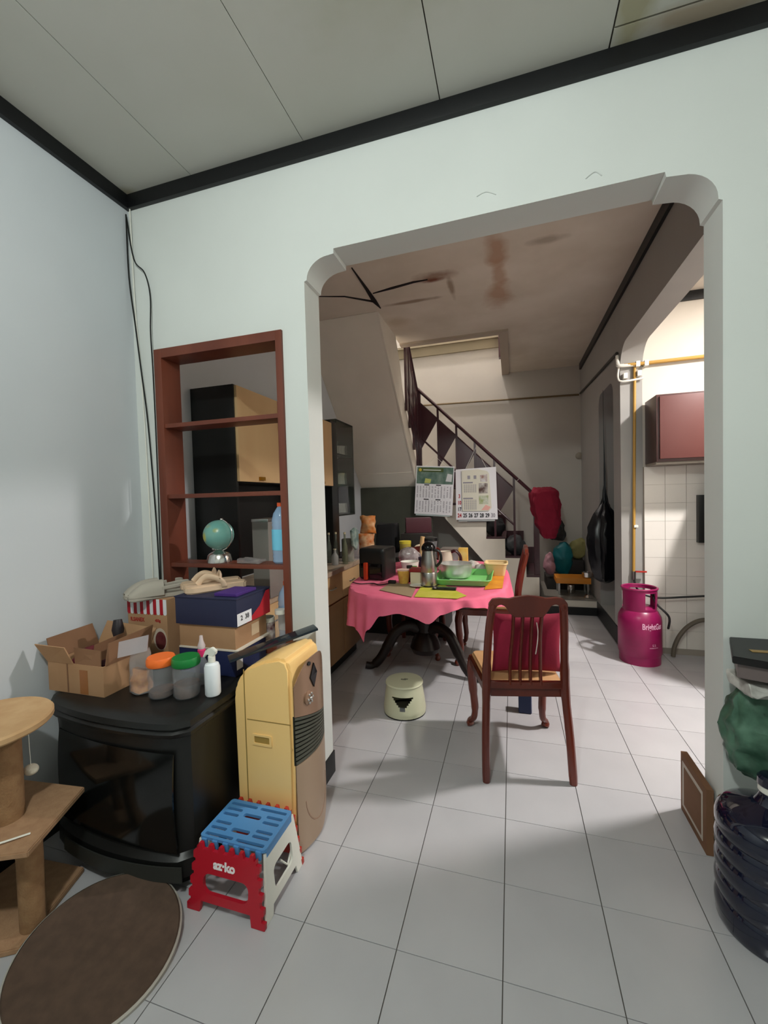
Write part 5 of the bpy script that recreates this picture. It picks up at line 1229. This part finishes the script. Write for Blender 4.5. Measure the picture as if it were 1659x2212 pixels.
# ------------------------------------------------------------------ cat tree
cx_, cy_ = -1.56, -.79
kt_ = thing('cat_tree', 'tan cat tree with round top platform at the left edge', 'cat tree', (cx_, cy_, 0))
build('round_platform', MB().lathe([(0, .0), (.17, .0), (.175, .006), (.175, .020), (.17, .026), (0, .026)], (-1.588, -.827, .635), 48), M_ply, kt_)
build('platform_bolt', MB().lathe([(.008, 0), (.008, .004), (0, .005)], (-1.58, -.86, .661), 12), M_card_d, kt_)
build('upper_post', MB().lathe([(.045, 0), (.045, .292)], (-1.55, -.80, .343), 24), M_rope, kt_)
brd = [(-1.452, -.60), (-1.338, -.872), (-1.66, -1.0), (-1.775, -.73)]
brd = [(-1.448, -.625), (-1.338, -.878), (-1.60, -1.0), (-1.78, -.95), (-1.78, -.66)]
build('middle_board', MB().prism(brd, 'z', .325, .343, .003), M_ply2, kt_)
build('lower_post', MB().lathe([(.034, 0), (.034, .307)], (-1.458, -.80, .018), 24), M_rope, kt_)
build('lower_post', MB().lathe([(.034, 0), (.034, .307)], (-1.64, -.86, .018), 24), M_rope, kt_)
build('base_board', MB().prism([(-1.505, -.60), (-1.42, -.862), (-1.62, -.98), (-1.78, -.95), (-1.78, -.62)], 'z', 0, .018, .003), M_ply2, kt_)
bl = build('pom_pom', MB().sphere((-1.535, -.735, .460), .020, (1.15, 1, .85)), mat('off_white_felt', (206, 198, 180), .95, bump=.3, bs=200), kt_)
build('string', MB().tube([(-1.535, -.735, .475), (-1.535, -.738, .635)], .0012, 6), M_white, kt_)
build('white_cord', MB().tube(smooth_pts([(-1.50, -.93, .346), (-1.44, -.88, .350), (-1.40, -.83, .347)]), .003, 6), M_white, kt_)

# ------------------------------------------------------------------ right side: shelf, bags, water bottle, leaning tray
ws = thing('side_table', 'small black-topped side table against the wall at the right edge', 'table', (.88, -.14, 0))
tp = [(.702, -.004), (.628, -.20), (.80, -.27), (1.05, -.27), (1.05, -.004)]
build('top', MB().prism(tp, 'z', .80, .822, .002), mat('black_lacquer', (12, 9, 10), .4), ws)
build('apron', MB().prism([(.712, -.008), (.645, -.19), (.80, -.255), (1.04, -.255), (1.04, -.008)], 'z', .755, .7995), mat('brown_grey_panel', (104, 92, 90), .4), ws)
build('gold_label', MB().box(.70, .76, -.15, -.13, .8222, .8235), mat('gold_print2', (150, 118, 60), .4), ws)
for lx, ly in ((.97, -.03), (.97, -.24)): build('leg', MB().box(lx - .015, lx + .015, ly - .01, ly + .01, 0, .755), M_blk, ws)
cr = MB().box(.665, .80, -.19, -.08, .70, .735, .008, 3); bmesh.ops.subdivide_edges(cr.bm, edges=cr.bm.edges[:], cuts=3); cr.crumple(.022, 18, 4)
gbh = thing('green_plastic_bag', 'translucent green plastic bag with crumpled white top below the shelf', 'bag', (.742, -.105, .40))
def gbag():
    b = MB(); pr = [(.03, .75), (.05, .70), (.085, .64), (.105, .58), (.10, .53), (.092, .48), (.085, .44), (.06, .41), (.0, .40)]
    def f(u, v):
        i = v * (len(pr) - 1); k = min(int(i), len(pr) - 2); w = i - k
        r = pr[k][0] * (1 - w) + pr[k + 1][0] * w; z = pr[k][1] * (1 - w) + pr[k + 1][1] * w; a = 2 * PI * u
        r *= 1 + .05 * math.sin(3 * a + 2 * v) + .03 * math.sin(11 * a + 5 * v)
        return (.742 + r * math.cos(a) * 1.0, -.105 + r * math.sin(a) * .7, z)
    b.grid(f, 56, 40, closed=True); b.crumple(.014, 16); b.crumple(.007, 45); return b
b = gbag()
for v in b.bm.verts: v.co.y = min(v.co.y, -.006)
build('film', b, M_green_f, gbh)
build('crumpled_top', cr, mat('crumpled_white', (206, 204, 198), .5, c2=(150, 146, 140), vs=20), gbh)
build('strap', MB().tube([(.742, -.105, .735), (.742, -.105, .756)], .006, 6), M_green_f, gbh)
WBX, WBY = .722, -.205
wb = thing('water_gallon', 'large dark blue ribbed water bottle on the floor at the right edge', 'bottle', (WBX, WBY, 0))
p = [(.10, 0.0), (.125, .004), (.132, .02)]
for k in range(4):
    zb = .03 + .065 * k; p += [(.130, zb), (.135, zb + .015), (.135, zb + .035), (.131, zb + .048), (.127, zb + .056)]
p += [(.131, .288), (.135, .305), (.134, .325), (.128, .342), (.115, .357), (.095, .368), (.065, .38), (.04, .392), (.033, .405), (.028, .42), (.028, .44)]
p[3] = (.132, .03)
build('body', MB().lathe(p, (WBX, WBY, 0), 56), M_bottle, wb)
build('neck_band', MB().lathe([(.0295, .425), (.031, .427), (.031, .442), (.029, .444)], (WBX, WBY, 0), 28, cap=False), M_white, wb)
build('cap', MB().lathe([(.029, .444), (.033, .446), (.033, .466), (.026, .474), (0, .476)], (WBX, WBY, 0), 28), M_bottle, wb)
lt = thing('leaning_carton', 'flat brown carton tray leaning against the arch jamb', 'carton', (.666, .15, 0))
build('tray', MB().box(.655, .678, .05, .29, .001, .245, .002), M_card_d, lt)
build('inner_edge', MB().box(.6535, .655, .08, .27, .03, .215), mat('white_card_print', (190, 180, 168), .7), lt)
build('inner_panel', MB().box(.6525, .6535, .09, .25, .045, .20), M_card_d, lt)
single('leaf_strap', MB().tube(smooth_pts([(.90, -.012, 1.08), (.855, -.015, 1.03), (.845, -.015, .99), (.855, -.015, .955), (.89, -.02, .925), (.92, -.02, .918)]), [.004] * 12 + [.009] * 10 + [.012] * 9, 8), mat('grey_green_strap', (128, 136, 110), .7), 'grey green curled strap on the wall above the shelf', 'strap')
# small blister marks in the plaster above the arch
wbk = bpy.data.objects['wall_back']
build('plaster_flaw', MB().tube(smooth_pts([(.274, -.001, 2.446), (.304, -.001, 2.462), (.326, -.001, 2.444)]), .0035, 6, flat=(1, .5)), M_wall, wbk)
build('plaster_flaw', MB().tube(smooth_pts([(-.107, -.001, 2.471), (-.072, -.001, 2.48), (-.035, -.001, 2.462)]), .003, 6, flat=(1, .5)), M_wall, wbk)
single('upstairs_rail_end', MB().box(-.125, -.10, 4.08, 4.185, 3.13, 3.46, .003), M_maroon, 'short dark upright at the far right corner of the ceiling opening', 'rail')
